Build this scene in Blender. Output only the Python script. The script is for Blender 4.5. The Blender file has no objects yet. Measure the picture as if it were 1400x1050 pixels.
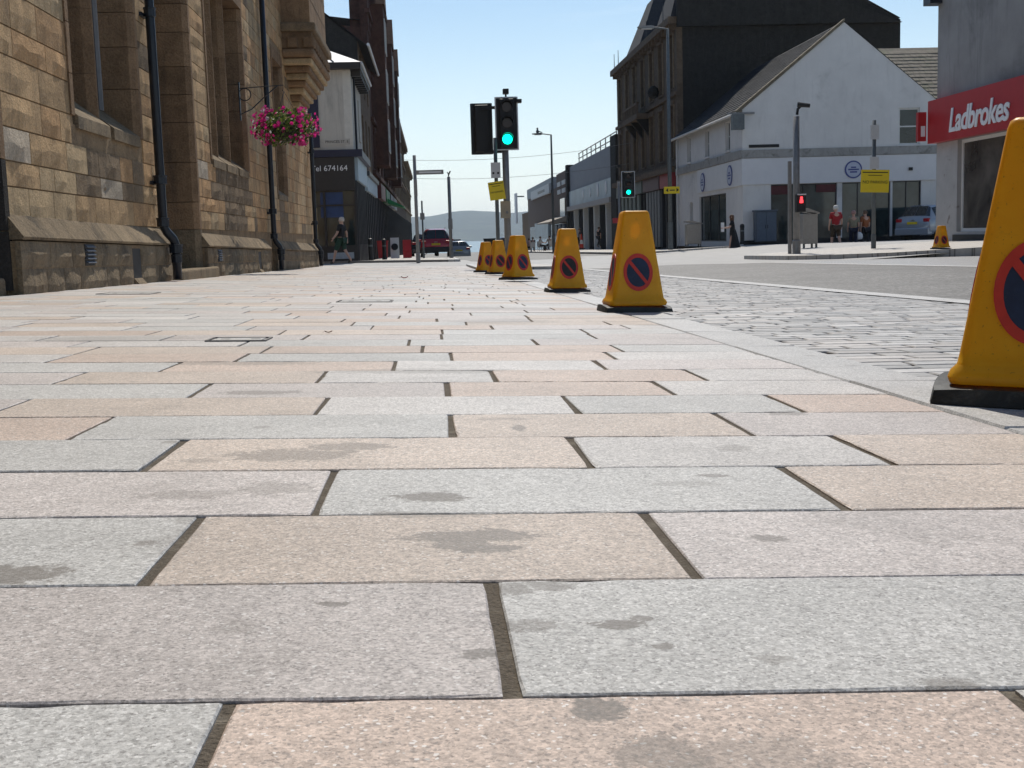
import bpy, bmesh, math, random
from mathutils import Vector, Matrix, noise
from math import radians, sin, cos, pi
rnd = random.Random(7)
sc = bpy.context.scene
col = sc.collection

# ------------------------------------------------------------------ camera
cam_d = bpy.data.cameras.new('camera'); cam = bpy.data.objects.new('camera', cam_d); col.objects.link(cam)
cam_d.sensor_width = 36; cam_d.lens = 36 * 1650 / 1400
cam_d.clip_start = .05; cam_d.clip_end = 20000
CAMPOS = Vector((0, 0, .28))
W = Matrix(((0.99741888, 0.03734839, -0.06132441), (-0.06534047, 0.11802377, -0.99085872), (-0.02976924, 0.99230816, 0.1201595)))
cam.matrix_world = Matrix.Translation(CAMPOS) @ W.to_4x4()
sc.camera = cam

# ------------------------------------------------------------------ light
SUN_EL, SUN_AZ = radians(51), radians(7)          # azimuth from the street axis (+Y) towards +X
world = bpy.data.worlds.new('World'); sc.world = world; world.use_nodes = True
wn = world.node_tree.nodes; wl = world.node_tree.links
bg = wn['Background']
sky = wn.new('ShaderNodeTexSky'); sky.sky_type = 'NISHITA'; sky.sun_disc = False
sky.sun_elevation = SUN_EL; sky.sun_rotation = SUN_AZ
sky.altitude = 20; sky.air_density = 1.15; sky.dust_density = .12; sky.ozone_density = 2.2
# thin high cloud, thicker low down
tc = wn.new('ShaderNodeTexCoord'); sx = wn.new('ShaderNodeSeparateXYZ'); wl.new(tc.outputs['Generated'], sx.inputs[0])
mp = wn.new('ShaderNodeMapping'); mp.inputs['Scale'].default_value = (5, 5, 26); wl.new(tc.outputs['Generated'], mp.inputs[0])
cn = wn.new('ShaderNodeTexNoise'); cn.inputs['Scale'].default_value = 1.6; cn.inputs['Detail'].default_value = 7; cn.inputs['Roughness'].default_value = .62; cn.inputs['Distortion'].default_value = .5; wl.new(mp.outputs[0], cn.inputs['Vector'])
def mr(v, a, b, c, d):
    x = wn.new('ShaderNodeMapRange'); x.interpolation_type = 'SMOOTHSTEP'
    for i, q in enumerate((a, b, c, d)): x.inputs[i + 1].default_value = q
    wl.new(v, x.inputs[0]); return x.outputs[0]
mm = wn.new('ShaderNodeMath'); mm.operation = 'MULTIPLY'; wl.new(mr(cn.outputs['Fac'], .5, .72, 0, 1), mm.inputs[0]); wl.new(mr(sx.outputs['Z'], .0, .34, .3, .05), mm.inputs[1])
cm = wn.new('ShaderNodeMix'); cm.data_type = 'RGBA'; wl.new(mm.outputs[0], cm.inputs[0]); wl.new(sky.outputs[0], cm.inputs[6]); cm.inputs[7].default_value = (8.6, 9.5, 10.4, 1)
mx_ = wn.new('ShaderNodeMath'); mx_.operation = 'MAXIMUM'; wl.new(mm.outputs[0], mx_.inputs[0]); wl.new(mr(sx.outputs['Z'], .0, .2, .62, .0), mx_.inputs[1]); wl.new(mx_.outputs[0], cm.inputs[0])
wl.new(cm.outputs[2], bg.inputs[0]); bg.inputs[1].default_value = .095
sun_d = bpy.data.lights.new('sun', 'SUN'); sun_d.energy = 3.5; sun_d.angle = radians(.53); sun_d.color = (1, .93, .82)
sun = bpy.data.objects.new('sun', sun_d); col.objects.link(sun); sun.location = (0, 0, 60)
sdir = Vector((sin(SUN_AZ) * cos(SUN_EL), cos(SUN_AZ) * cos(SUN_EL), sin(SUN_EL)))
sun.rotation_euler = sdir.to_track_quat('Z', 'Y').to_euler()
vs = sc.view_settings; vs.view_transform = 'Standard'; vs.look = 'None'; vs.exposure = .2; vs.gamma = 1
sc.cycles.max_bounces = 8; sc.cycles.diffuse_bounces = 4; sc.cycles.volume_bounces = 0
sc.cycles.use_denoising = True

# ------------------------------------------------------------------ materials
MATS = {}
def newmat(name):
    m = bpy.data.materials.new(name); m.use_nodes = True
    return m, m.node_tree.nodes, m.node_tree.links, m.node_tree.nodes['Principled BSDF']
def mathn(n, l, op, a, b=None, clamp=False):
    x = n.new('ShaderNodeMath'); x.operation = op; x.use_clamp = clamp
    for i, v in enumerate((a, b)):
        if v is None: continue
        if isinstance(v, (int, float)): x.inputs[i].default_value = v
        else: l.new(v, x.inputs[i])
    return x.outputs[0]
def mixc(n, l, fac, a, b, mode='MIX'):
    x = n.new('ShaderNodeMix'); x.data_type = 'RGBA'; x.blend_type = mode
    for i, v in ((0, fac), (6, a), (7, b)):
        if isinstance(v, (int, float)): x.inputs[i].default_value = v
        elif isinstance(v, (tuple, list)): x.inputs[i].default_value = (*v[:3], 1)
        else: l.new(v, x.inputs[i])
    return x.outputs[2]
def noisen(n, l, vec, scale, detail=3, rough=.6, dist=0):
    x = n.new('ShaderNodeTexNoise'); x.inputs['Scale'].default_value = scale; x.inputs['Detail'].default_value = detail
    x.inputs['Roughness'].default_value = rough; x.inputs['Distortion'].default_value = dist
    if vec is not None: l.new(vec, x.inputs['Vector'])
    return x.outputs['Fac']
def ramp(n, l, fac, stops):
    x = n.new('ShaderNodeValToRGB'); cr = x.color_ramp
    while len(cr.elements) < len(stops): cr.elements.new(.5)
    for e, (p, c) in zip(cr.elements, stops):
        e.position = p; e.color = (*c, 1) if isinstance(c, (tuple, list)) else (c, c, c, 1)
    l.new(fac, x.inputs[0]); return x.outputs[0]
def maprange(n, l, v, a, b, c, d):
    x = n.new('ShaderNodeMapRange'); x.interpolation_type = 'SMOOTHSTEP'
    for i, q in enumerate((a, b, c, d)): x.inputs[i + 1].default_value = q
    l.new(v, x.inputs[0]); return x.outputs[0]
def coords(n, l, rand=True, world_=False):
    if world_:
        g = n.new('ShaderNodeNewGeometry'); vec = g.outputs['Position']
    else:
        t = n.new('ShaderNodeTexCoord'); vec = t.outputs['Object']
    oi = n.new('ShaderNodeObjectInfo')
    if rand:
        s = n.new('ShaderNodeVectorMath'); s.operation = 'SCALE'; s.inputs[0].default_value = (37.1, 91.7, 53.3)
        l.new(oi.outputs['Random'], s.inputs['Scale'])
        a = n.new('ShaderNodeVectorMath'); a.operation = 'ADD'; l.new(vec, a.inputs[0]); l.new(s.outputs[0], a.inputs[1]); vec = a.outputs[0]
    return vec, oi.outputs['Random']
def bumpn(n, l, p, h, strength, dist):
    b = n.new('ShaderNodeBump'); b.inputs['Strength'].default_value = strength; b.inputs['Distance'].default_value = dist
    l.new(h, b.inputs['Height']); l.new(b.outputs[0], p.inputs['Normal'])
def simple(name, c, rough=.7, var=.18, scale=6, bump=.25, bscale=60, bdist=.004, metal=0, rand=0., spec=.4, dirt=None, dscale=1.5, dth=(.55, .75), streak=0):
    if name in MATS: return MATS[name]
    m, n, l, p = newmat(name)
    vec, r = coords(n, l)
    f1 = noisen(n, l, vec, scale, 5, .65)
    lo = tuple(x * (1 - var) for x in c); hi = tuple(min(1, x * (1 + var)) for x in c)
    cc = ramp(n, l, f1, [(.3, lo), (.7, hi)])
    if rand:
        v = mathn(n, l, 'MULTIPLY_ADD', r, 2 * rand); v.node.inputs[2].default_value = 1 - rand
        g = n.new('ShaderNodeVectorMath'); g.operation = 'SCALE'; l.new(cc, g.inputs[0]); l.new(v, g.inputs['Scale']); cc = g.outputs[0]
    if dirt is not None:
        f3 = noisen(n, l, vec, dscale, 6, .7, .6)
        cc = mixc(n, l, maprange(n, l, f3, dth[0], dth[1], 0, 1), cc, dirt)
    if streak: cc = streaks(n, l, cc, streak)
    l.new(cc, p.inputs['Base Color'])
    p.inputs['Roughness'].default_value = rough; p.inputs['Metallic'].default_value = metal
    p.inputs['Specular IOR Level'].default_value = spec
    if bump: bumpn(n, l, p, noisen(n, l, vec, bscale, 4, .65), bump, bdist)
    MATS[name] = m; return m
def streaks(n, l, cc, amt, lo=.5, hi=.72, col_=(.05, .045, .04)):
    g = n.new('ShaderNodeNewGeometry'); m_ = n.new('ShaderNodeMapping'); m_.inputs['Scale'].default_value = (2.6, 2.6, .32); l.new(g.outputs['Position'], m_.inputs[0])
    f = noisen(n, l, m_.outputs[0], 1.3, 7, .68, .5)
    return mixc(n, l, maprange(n, l, f, lo, hi, 0, amt), cc, col_)
def emit(name, c, s):
    m, n, l, p = newmat(name); p.inputs['Base Color'].default_value = (*c, 1)
    p.inputs['Emission Color'].default_value = (*c, 1); p.inputs['Emission Strength'].default_value = s
    MATS[name] = m; return m
def glassm(name, c=(.015, .02, .022), rough=.06):
    m, n, l, p = newmat(name)
    vec, r = coords(n, l)
    cc = ramp(n, l, noisen(n, l, vec, .9, 3, .6, .4), [(.35, tuple(x * .5 for x in c)), (.7, tuple(x * 1.6 for x in c))])
    l.new(cc, p.inputs['Base Color']); p.inputs['Roughness'].default_value = rough
    bumpn(n, l, p, noisen(n, l, vec, 1.2, 1, .5), .05, .02)
    MATS[name] = m; return m

# stains on the paving (spilt drinks, gum, grime): world position (x, y), radii, strength
STAINS = [(.03, 1.19, .075, .03, .85), (.015, 1.15, .03, .02, .8), (.045, 1.135, .035, .018, .9), (-.012, 1.386, .045, .03, 1), (-.21, 1.7, .10, .06, .7), (-.135, 1.765, .07, .04, .7), (-.385, 1.07, .05, .035, .95),
          (-.29, 1.18, .014, .012, .8), (-.093, .957, .014, .008, 1), (.063, .889, .03, .018, .7), (.13, .886, .022, .012, 1), (.15, .9, .01, .008, .9), (.154, .832, .01, .01, .9), (.024, .825, .02, .012, .9), (.09, .715, .018, .02, 1),
          (.117, .645, .03, .03, .7), (.16, .64, .05, .03, .45), (.33, .742, .025, .012, .7), (.323, 1.16, .02, .014, .8), (.088, 1.0, .022, .02, .75), (.058, .99, .02, .018, .75), (.225, .8, .012, .01, .5), (-.05, 1.3, .03, .012, .7), (-.01, 1.29, .06, .012, .5),
          (.13, 1.95, .012, .04, .8), (.11, 2.06, .05, .02, .45), (-.4, 1.83, .02, .012, .7), (.62, 2.1, .04, .03, .7), (-.37, 2.5, .1, .04, .7), (-.05, 2.95, .25, .07, .45), (-.3, 1.42, .06, .03, .5), (-.2, 1.45, .05, .04, .5), (.35, 1.5, .02, .012, .8), (.3, 1.45, .05, .02, .35),
          (-.16, .9, .02, .02, .35), (.43, 1.72, .03, .03, .5), (-.33, 1.66, .03, .02, .5), (-.5, 3.2, .2, .06, .5), (-1.1, 4.2, .3, .15, .4), (.3, 5.2, .25, .2, .4), (.1, 6.5, .5, .12, .4)]
def stain_group():
    g = bpy.data.node_groups.new('paving_stains', 'ShaderNodeTree')
    g.interface.new_socket('Mask', in_out='OUTPUT', socket_type='NodeSocketFloat')
    n, l = g.nodes, g.links
    out = n.new('NodeGroupOutput'); pos = n.new('ShaderNodeNewGeometry').outputs['Position']
    nz = mathn(n, l, 'MULTIPLY_ADD', noisen(n, l, pos, 26, 6, .75, 1.2), 1.0); l.new(mathn(n, l, 'MULTIPLY_ADD', noisen(n, l, pos, 120, 3, .7), .45), nz.node.inputs[2])
    nz.node.inputs[2].links[0].from_node.inputs[2].default_value = -.22; big = noisen(n, l, pos, 2.6, 8, .75, 1.0)
    cur = maprange(n, l, big, .54, .76, 0, .42)
    for x, y, rx, ry, s in STAINS:
        a = n.new('ShaderNodeVectorMath'); a.operation = 'SUBTRACT'; l.new(pos, a.inputs[0]); a.inputs[1].default_value = (x, y, 0)
        b = n.new('ShaderNodeVectorMath'); b.operation = 'MULTIPLY'; l.new(a.outputs[0], b.inputs[0]); b.inputs[1].default_value = (1 / rx, 1 / ry, 0)
        c = n.new('ShaderNodeVectorMath'); c.operation = 'LENGTH'; l.new(b.outputs[0], c.inputs[0])
        d = mathn(n, l, 'MULTIPLY_ADD', nz, 2.6); d.node.inputs[2].default_value = -1.3
        e = mathn(n, l, 'ADD', c.outputs['Value'], d)
        cur = mathn(n, l, 'MAXIMUM', cur, maprange(n, l, e, 1.12, .75, 0, s * .8))
    # dropped gum and spots scattered everywhere
    vo = n.new('ShaderNodeTexVoronoi'); vo.inputs['Scale'].default_value = 7.5; l.new(pos, vo.inputs['Vector'])
    sp = n.new('ShaderNodeSeparateColor'); l.new(vo.outputs['Color'], sp.inputs[0])
    rad = maprange(n, l, sp.outputs[0], .55, 1, 0, .16)
    dd = mathn(n, l, 'ADD', vo.outputs['Distance'], mathn(n, l, 'MULTIPLY_ADD', nz, .16)); dd.node.inputs[1].links[0].from_node.inputs[2].default_value = -.08
    cur = mathn(n, l, 'MAXIMUM', cur, mathn(n, l, 'MULTIPLY', mathn(n, l, 'LESS_THAN', dd, rad), mathn(n, l, 'MULTIPLY', sp.outputs[1], .5)))
    cur = mathn(n, l, 'MULTIPLY', cur, mathn(n, l, 'MULTIPLY_ADD', noisen(n, l, pos, 180, 4, .8), 1.3)); cur.node.inputs[1].links[0].from_node.inputs[2].default_value = .4
    l.new(cur, out.inputs[0]); return g
SG = stain_group()
def granite(name, c, light=1.36, dark=.32):
    m, n, l, p = newmat(name)
    vec, r = coords(n, l, True, True)
    vo = n.new('ShaderNodeTexVoronoi'); vo.inputs['Scale'].default_value = 360; l.new(vec, vo.inputs['Vector'])
    sep = n.new('ShaderNodeSeparateColor'); l.new(vo.outputs['Color'], sep.inputs[0])
    f1 = noisen(n, l, vec, 420, 3, .8)
    mix = mathn(n, l, 'MULTIPLY_ADD', sep.outputs[0], .45); l.new(mathn(n, l, 'MULTIPLY', f1, .62), mix.node.inputs[2])
    d = tuple(x * dark for x in c); h = tuple(min(.9, x * light) for x in c)
    md = tuple(x * .84 for x in c)
    cc = ramp(n, l, mix, [(.2, d), (.33, md), (.52, c), (.78, h)])
    lrg = noisen(n, l, vec, 4.5, 5, .7)
    cc = mixc(n, l, 1., cc, ramp(n, l, lrg, [(.3, .84), (.7, 1.08)]), 'MULTIPLY')
    cc = mixc(n, l, 1., cc, ramp(n, l, noisen(n, l, vec, 105, 4, .7), [(.3, .70), (.48, .98), (.7, 1.14)]), 'MULTIPLY')
    v2 = n.new('ShaderNodeTexVoronoi'); v2.inputs['Scale'].default_value = 430; l.new(vec, v2.inputs['Vector']); s2 = n.new('ShaderNodeSeparateColor'); l.new(v2.outputs['Color'], s2.inputs[0])
    cc = mixc(n, l, mathn(n, l, 'MULTIPLY', mathn(n, l, 'GREATER_THAN', s2.outputs[1], .97), .6), cc, (.78, .77, .75)); cc = mixc(n, l, mathn(n, l, 'MULTIPLY', mathn(n, l, 'GREATER_THAN', s2.outputs[2], .92), .5), cc, (.12, .11, .105))
    v = mathn(n, l, 'MULTIPLY_ADD', r, .18); v.node.inputs[2].default_value = .91
    s = n.new('ShaderNodeVectorMath'); s.operation = 'SCALE'; l.new(cc, s.inputs[0]); l.new(v, s.inputs['Scale'])
    st = n.new('ShaderNodeGroup'); st.node_tree = SG
    cc = mixc(n, l, st.outputs[0], s.outputs[0], (.13, .115, .10))
    l.new(cc, p.inputs['Base Color'])
    l.new(ramp(n, l, f1, [(.3, .62), (.7, .42)]), p.inputs['Roughness'])
    p.inputs['Specular IOR Level'].default_value = .42
    bumpn(n, l, p, noisen(n, l, vec, 190, 5, .75), .55, .0022)
    MATS[name] = m; return m
G_GREY = granite('granite_grey', (.43, .425, .41))
G_MAUVE = granite('granite_mauve', (.45, .41, .39))
G_BEIGE = granite('granite_beige', (.468, .392, .332))
G_ROSE = granite('granite_rose', (.46, .365, .305))
G_PALE = granite('granite_pale', (.485, .465, .445))
G_KERB = granite('granite_kerb', (.44, .435, .425))
SLABM = [G_GREY, G_MAUVE, G_BEIGE, G_ROSE, G_PALE]
SETTM = [simple('sett_silver', (.44, .43, .415), .5, .22, 30, .6, 150, .003, rand=.2), simple('sett_dark', (.35, .345, .335), .5, .22, 30, .6, 150, .003, rand=.2), simple('sett_warm', (.45, .425, .40), .5, .2, 30, .6, 150, .003, rand=.2)]
M_GROUT = simple('joint_grit', (.125, .102, .075), .95, .4, 260, 1.0, 240, .006, dirt=(.23, .20, .155), dscale=16, dth=(.5, .72))
def asphalt():
    m, n, l, p = newmat('asphalt')
    vec, r = coords(n, l, False, True)
    vo = n.new('ShaderNodeTexVoronoi'); vo.inputs['Scale'].default_value = 42; l.new(vec, vo.inputs['Vector'])
    sp = n.new('ShaderNodeSeparateColor'); l.new(vo.outputs['Color'], sp.inputs[0])
    cc = ramp(n, l, sp.outputs[0], [(.1, (.022, .022, .021)), (.6, (.058, .056, .053)), (.95, (.17, .165, .16))])
    pt = noisen(n, l, vec, .7, 5, .65, .5)
    cc = mixc(n, l, 1., cc, ramp(n, l, pt, [(.35, .62), (.5, 1.0), (.65, 1.25)]), 'MULTIPLY')
    l.new(cc, p.inputs['Base Color']); p.inputs['Roughness'].default_value = .6
    bumpn(n, l, p, vo.outputs['Distance'], .9, .006)
    return m
M_ASPHALT = asphalt()
M_TABLE = simple('pale_paving', (.31, .305, .295), .6, .2, 2.5, .5, 60, .004, dirt=(.2, .195, .185), dscale=.8)
M_LAND = simple('land_surface', (.16, .155, .14), .9, .3, .3, .3, 6, .02)
def brickm(name, c1, c2, mortar, scale, bw, bh, rough=.6, ms=.012):
    m, n, l, p = newmat(name)
    t = n.new('ShaderNodeNewGeometry'); b = n.new('ShaderNodeTexBrick')
    l.new(t.outputs['Position'], b.inputs['Vector']); b.inputs['Scale'].default_value = scale
    b.inputs['Color1'].default_value = (*c1, 1); b.inputs['Color2'].default_value = (*c2, 1); b.inputs['Mortar'].default_value = (*mortar, 1)
    b.inputs['Brick Width'].default_value = bw; b.inputs['Row Height'].default_value = bh; b.inputs['Mortar Size'].default_value = ms
    nz = noisen(n, l, t.outputs['Position'], 5, 5, .7)
    l.new(mixc(n, l, 1., b.outputs['Color'], ramp(n, l, nz, [(.3, .8), (.7, 1.1)]), 'MULTIPLY'), p.inputs['Base Color']); p.inputs['Roughness'].default_value = rough
    MATS[name] = m; return m
M_RSLAB = brickm('right_paving', (.43, .42, .40), (.47, .43, .38), (.2, .18, .16), 1, .6, .3)
M_RSETT = brickm('bay_setts', (.33, .34, .35), (.4, .39, .38), (.12, .12, .12), 1, .2, .1, .45)
M_WHITE_LINE = simple('road_paint', (.72, .71, .68), .6, .15, 20, .2)

def sandstone(name, c, dirtc, amt):
    m, n, l, p = newmat(name)
    vec, r = coords(n, l)
    f1 = noisen(n, l, vec, 3.2, 6, .7, .4)
    cc = ramp(n, l, f1, [(.28, tuple(x * .68 for x in c)), (.5, c), (.72, tuple(min(1, x * 1.3) for x in c))])
    f2 = noisen(n, l, vec, 45, 4, .7)
    cc = mixc(n, l, 1., cc, ramp(n, l, f2, [(.3, .72), (.65, 1.12)]), 'MULTIPLY')
    f3 = noisen(n, l, vec, 1.7, 6, .72, 1.)
    cc = mixc(n, l, maprange(n, l, f3, .62 - amt, .8 - amt, 0, .75), cc, dirtc)
    v = mathn(n, l, 'MULTIPLY_ADD', r, .26); v.node.inputs[2].default_value = .87
    s = n.new('ShaderNodeVectorMath'); s.operation = 'SCALE'; l.new(cc, s.inputs[0]); l.new(v, s.inputs['Scale'])
    l.new(streaks(n, l, s.outputs[0], .42), p.inputs['Base Color']); p.inputs['Roughness'].default_value = .9; p.inputs['Specular IOR Level'].default_value = .25
    h = mathn(n, l, 'MULTIPLY_ADD', noisen(n, l, vec, 16, 5, .7), 1.); l.new(f2, h.node.inputs[2])
    bumpn(n, l, p, h, 1.0, .02)
    MATS[name] = m; return m
S_TAN = sandstone('sandstone_tan', (.53, .355, .19), (.27, .18, .10), -.03)
S_ORANGE = sandstone('sandstone_orange', (.52, .32, .16), (.25, .16, .09), -.03)
S_BUFF = sandstone('sandstone_buff', (.52, .38, .22), (.28, .2, .12), -.03)
S_SOOT = sandstone('sandstone_sooty', (.235, .17, .105), (.10, .08, .06), .05)
S_PALE = sandstone('sandstone_flaked', (.50, .42, .32), (.26, .22, .16), -.06)
S_DRESS = sandstone('sandstone_dressed', (.29, .185, .105), (.09, .062, .042), .06)
S_PLINTH = sandstone('sandstone_plinth', (.27, .205, .13), (.06, .052, .042), .1)
S_MORTAR = sandstone('wall_mortar', (.34, .24, .14), (.18, .13, .08), 0)
S_DARK = sandstone('tenement_stone', (.17, .118, .078), (.04, .034, .028), .05)
S_RED = sandstone('red_sandstone', (.10, .048, .036), (.03, .02, .017), .06)
S_BLACK = sandstone('soot_and_shade_stone', (.032, .029, .026), (.014, .014, .014), .05)
M_IRON = simple('black_iron', (.012, .016, .024), .35, .3, 12, .3, 40, .002)
M_GLASS = glassm('window_glass')
M_GLASS_TEAL = glassm('shop_glass', (.03, .045, .045), .05)
M_FRAME_W = simple('white_paint', (.62, .62, .60), .5, .08, 10, .1)
M_FRAME_D = simple('dark_paint', (.03, .03, .035), .45, .15, 10, .1)
M_RENDER = simple('white_render', (.67, .655, .63), .85, .07, .8, .4, 35, .006, dirt=(.45, .44, .42), dscale=.5, dth=(.55, .8), streak=.1)
M_RENDER_G = simple('grey_render', (.30, .29, .28), .9, .16, .7, .5, 30, .008, dirt=(.2, .195, .19), dscale=.45, dth=(.5, .75), streak=.3)
M_CREAM = simple('cream_render', (.52, .485, .42), .85, .08, 1, .3, 30, .005, dirt=(.36, .33, .29), dscale=.7, streak=.3)
M_BAND = simple('grey_band', (.32, .31, .29), .8, .15, 3, .3, 40, .004, dirt=(.10, .10, .085), dscale=1.6, dth=(.52, .75), streak=.2)
M_SLATE = simple('roof_slate', (.03, .033, .04), .9, .3, 5, .6, 20, .01, rand=.2)
M_TILE = simple('roof_tile', (.20, .17, .13), .85, .3, 3, .6, 25, .012, dirt=(.13, .14, .08), dscale=1.2, dth=(.5, .7))
M_LEAD = simple('lead_grey', (.55, .56, .57), .4, .15, 4, .2)
M_BLUE = simple('navy_paint', (.010, .014, .04), .45, .15, 8, .1)
M_SHOPDARK = simple('dark_fascia', (.022, .020, .020), .45, .15, 8, .1)
M_RED = simple('red_fascia', (.42, .018, .022), .4, .06, 3, .05)
M_LETTER = simple('white_letters', (.78, .78, .78), .5, .03, 3, 0)
M_YELLOW = simple('yellow_sign', (.78, .58, .02), .5, .05, 6, .1)
M_BLACK = simple('matt_black', (.012, .012, .013), .55, .2, 10, .2)
M_STEEL = simple('galvanised_steel', (.23, .225, .22), .5, .15, 9, .15, metal=.35)
M_STEEL_D = simple('painted_post', (.11, .125, .13), .5, .2, 9, .15)
M_STAINLESS = simple('brushed_steel', (.30, .285, .265), .38, .1, 12, .1, metal=.6)
M_PLATE = simple('grey_plate', (.55, .55, .54), .5, .05, 8, 0)
M_BLUEGREY = simple('cabinet_paint', (.10, .125, .16), .6, .1, 6, .15)
M_RUBBER = simple('black_rubber', (.018, .02, .02), .6, .35, 14, .5, 60, .004, dirt=(.10, .095, .085), dscale=9, dth=(.55, .8))
M_RINGRED = simple('roundel_red', (.52, .035, .022), .5, .12, 25, .1, dirt=(.30, .08, .05), dscale=30, dth=(.6, .8))
M_DISCBLUE = simple('roundel_blue', (.012, .024, .06), .5, .25, 25, .1, dirt=(.05, .05, .055), dscale=40, dth=(.58, .75))
M_DISCBLACK = simple('roundel_worn', (.02, .018, .018), .55, .3, 25, .1, dirt=(.10, .085, .06), dscale=60, dth=(.58, .75))
M_WOOD = simple('dark_timber', (.06, .04, .028), .6, .25, 9, .3)
def cone_plastic():
    m, n, l, p = newmat('cone_plastic')
    vec, r = coords(n, l)
    cc = ramp(n, l, noisen(n, l, vec, 9, 6, .7), [(.3, (.86, .45, .008)), (.7, (.93, .56, .022))])
    grime = mathn(n, l, 'MAXIMUM', maprange(n, l, noisen(n, l, vec, 28, 6, .8, .5), .58, .76, 0, .5), maprange(n, l, noisen(n, l, vec, 140, 3, .8), .64, .70, 0, .6))
    cc = mixc(n, l, grime, cc, (.26, .12, .02))
    l.new(cc, p.inputs['Base Color']); p.inputs['Roughness'].default_value = .42
    bumpn(n, l, p, noisen(n, l, vec, 22, 4, .6), .12, .004)
    t = n.new('ShaderNodeBsdfTranslucent'); l.new(cc, t.inputs[0])
    mx = n.new('ShaderNodeMixShader'); mx.inputs[0].default_value = .42
    l.new(p.outputs[0], mx.inputs[1]); l.new(t.outputs[0], mx.inputs[2])
    l.new(mx.outputs[0], n['Material Output'].inputs['Surface'])
    return m
M_CONE = cone_plastic()
def leafy(name, c, tr=.45, rough=.5):
    m, n, l, p = newmat(name)
    vec, r = coords(n, l, True, True)
    cc = ramp(n, l, noisen(n, l, vec, 18, 3, .6), [(.3, tuple(x * .6 for x in c)), (.7, tuple(min(1, x * 1.35) for x in c))])
    l.new(cc, p.inputs['Base Color']); p.inputs['Roughness'].default_value = rough
    t = n.new('ShaderNodeBsdfTranslucent'); l.new(cc, t.inputs[0])
    mx = n.new('ShaderNodeMixShader'); mx.inputs[0].default_value = tr
    l.new(p.outputs[0], mx.inputs[1]); l.new(t.outputs[0], mx.inputs[2]); l.new(mx.outputs[0], n['Material Output'].inputs['Surface'])
    MATS[name] = m; return m
def cloth(name, c): return simple('cloth_' + name, c, .85, .15, 14, .3, 90, .004)
def carpaint(name, c):
    m = simple('car_' + name, c, .25, .03, 3, 0, metal=.2); m.node_tree.nodes['Principled BSDF'].inputs['Coat Weight'].default_value = .6; return m
M_SKIN = simple('skin', (.50, .31, .235), .55, .08, 12, .1)

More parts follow.
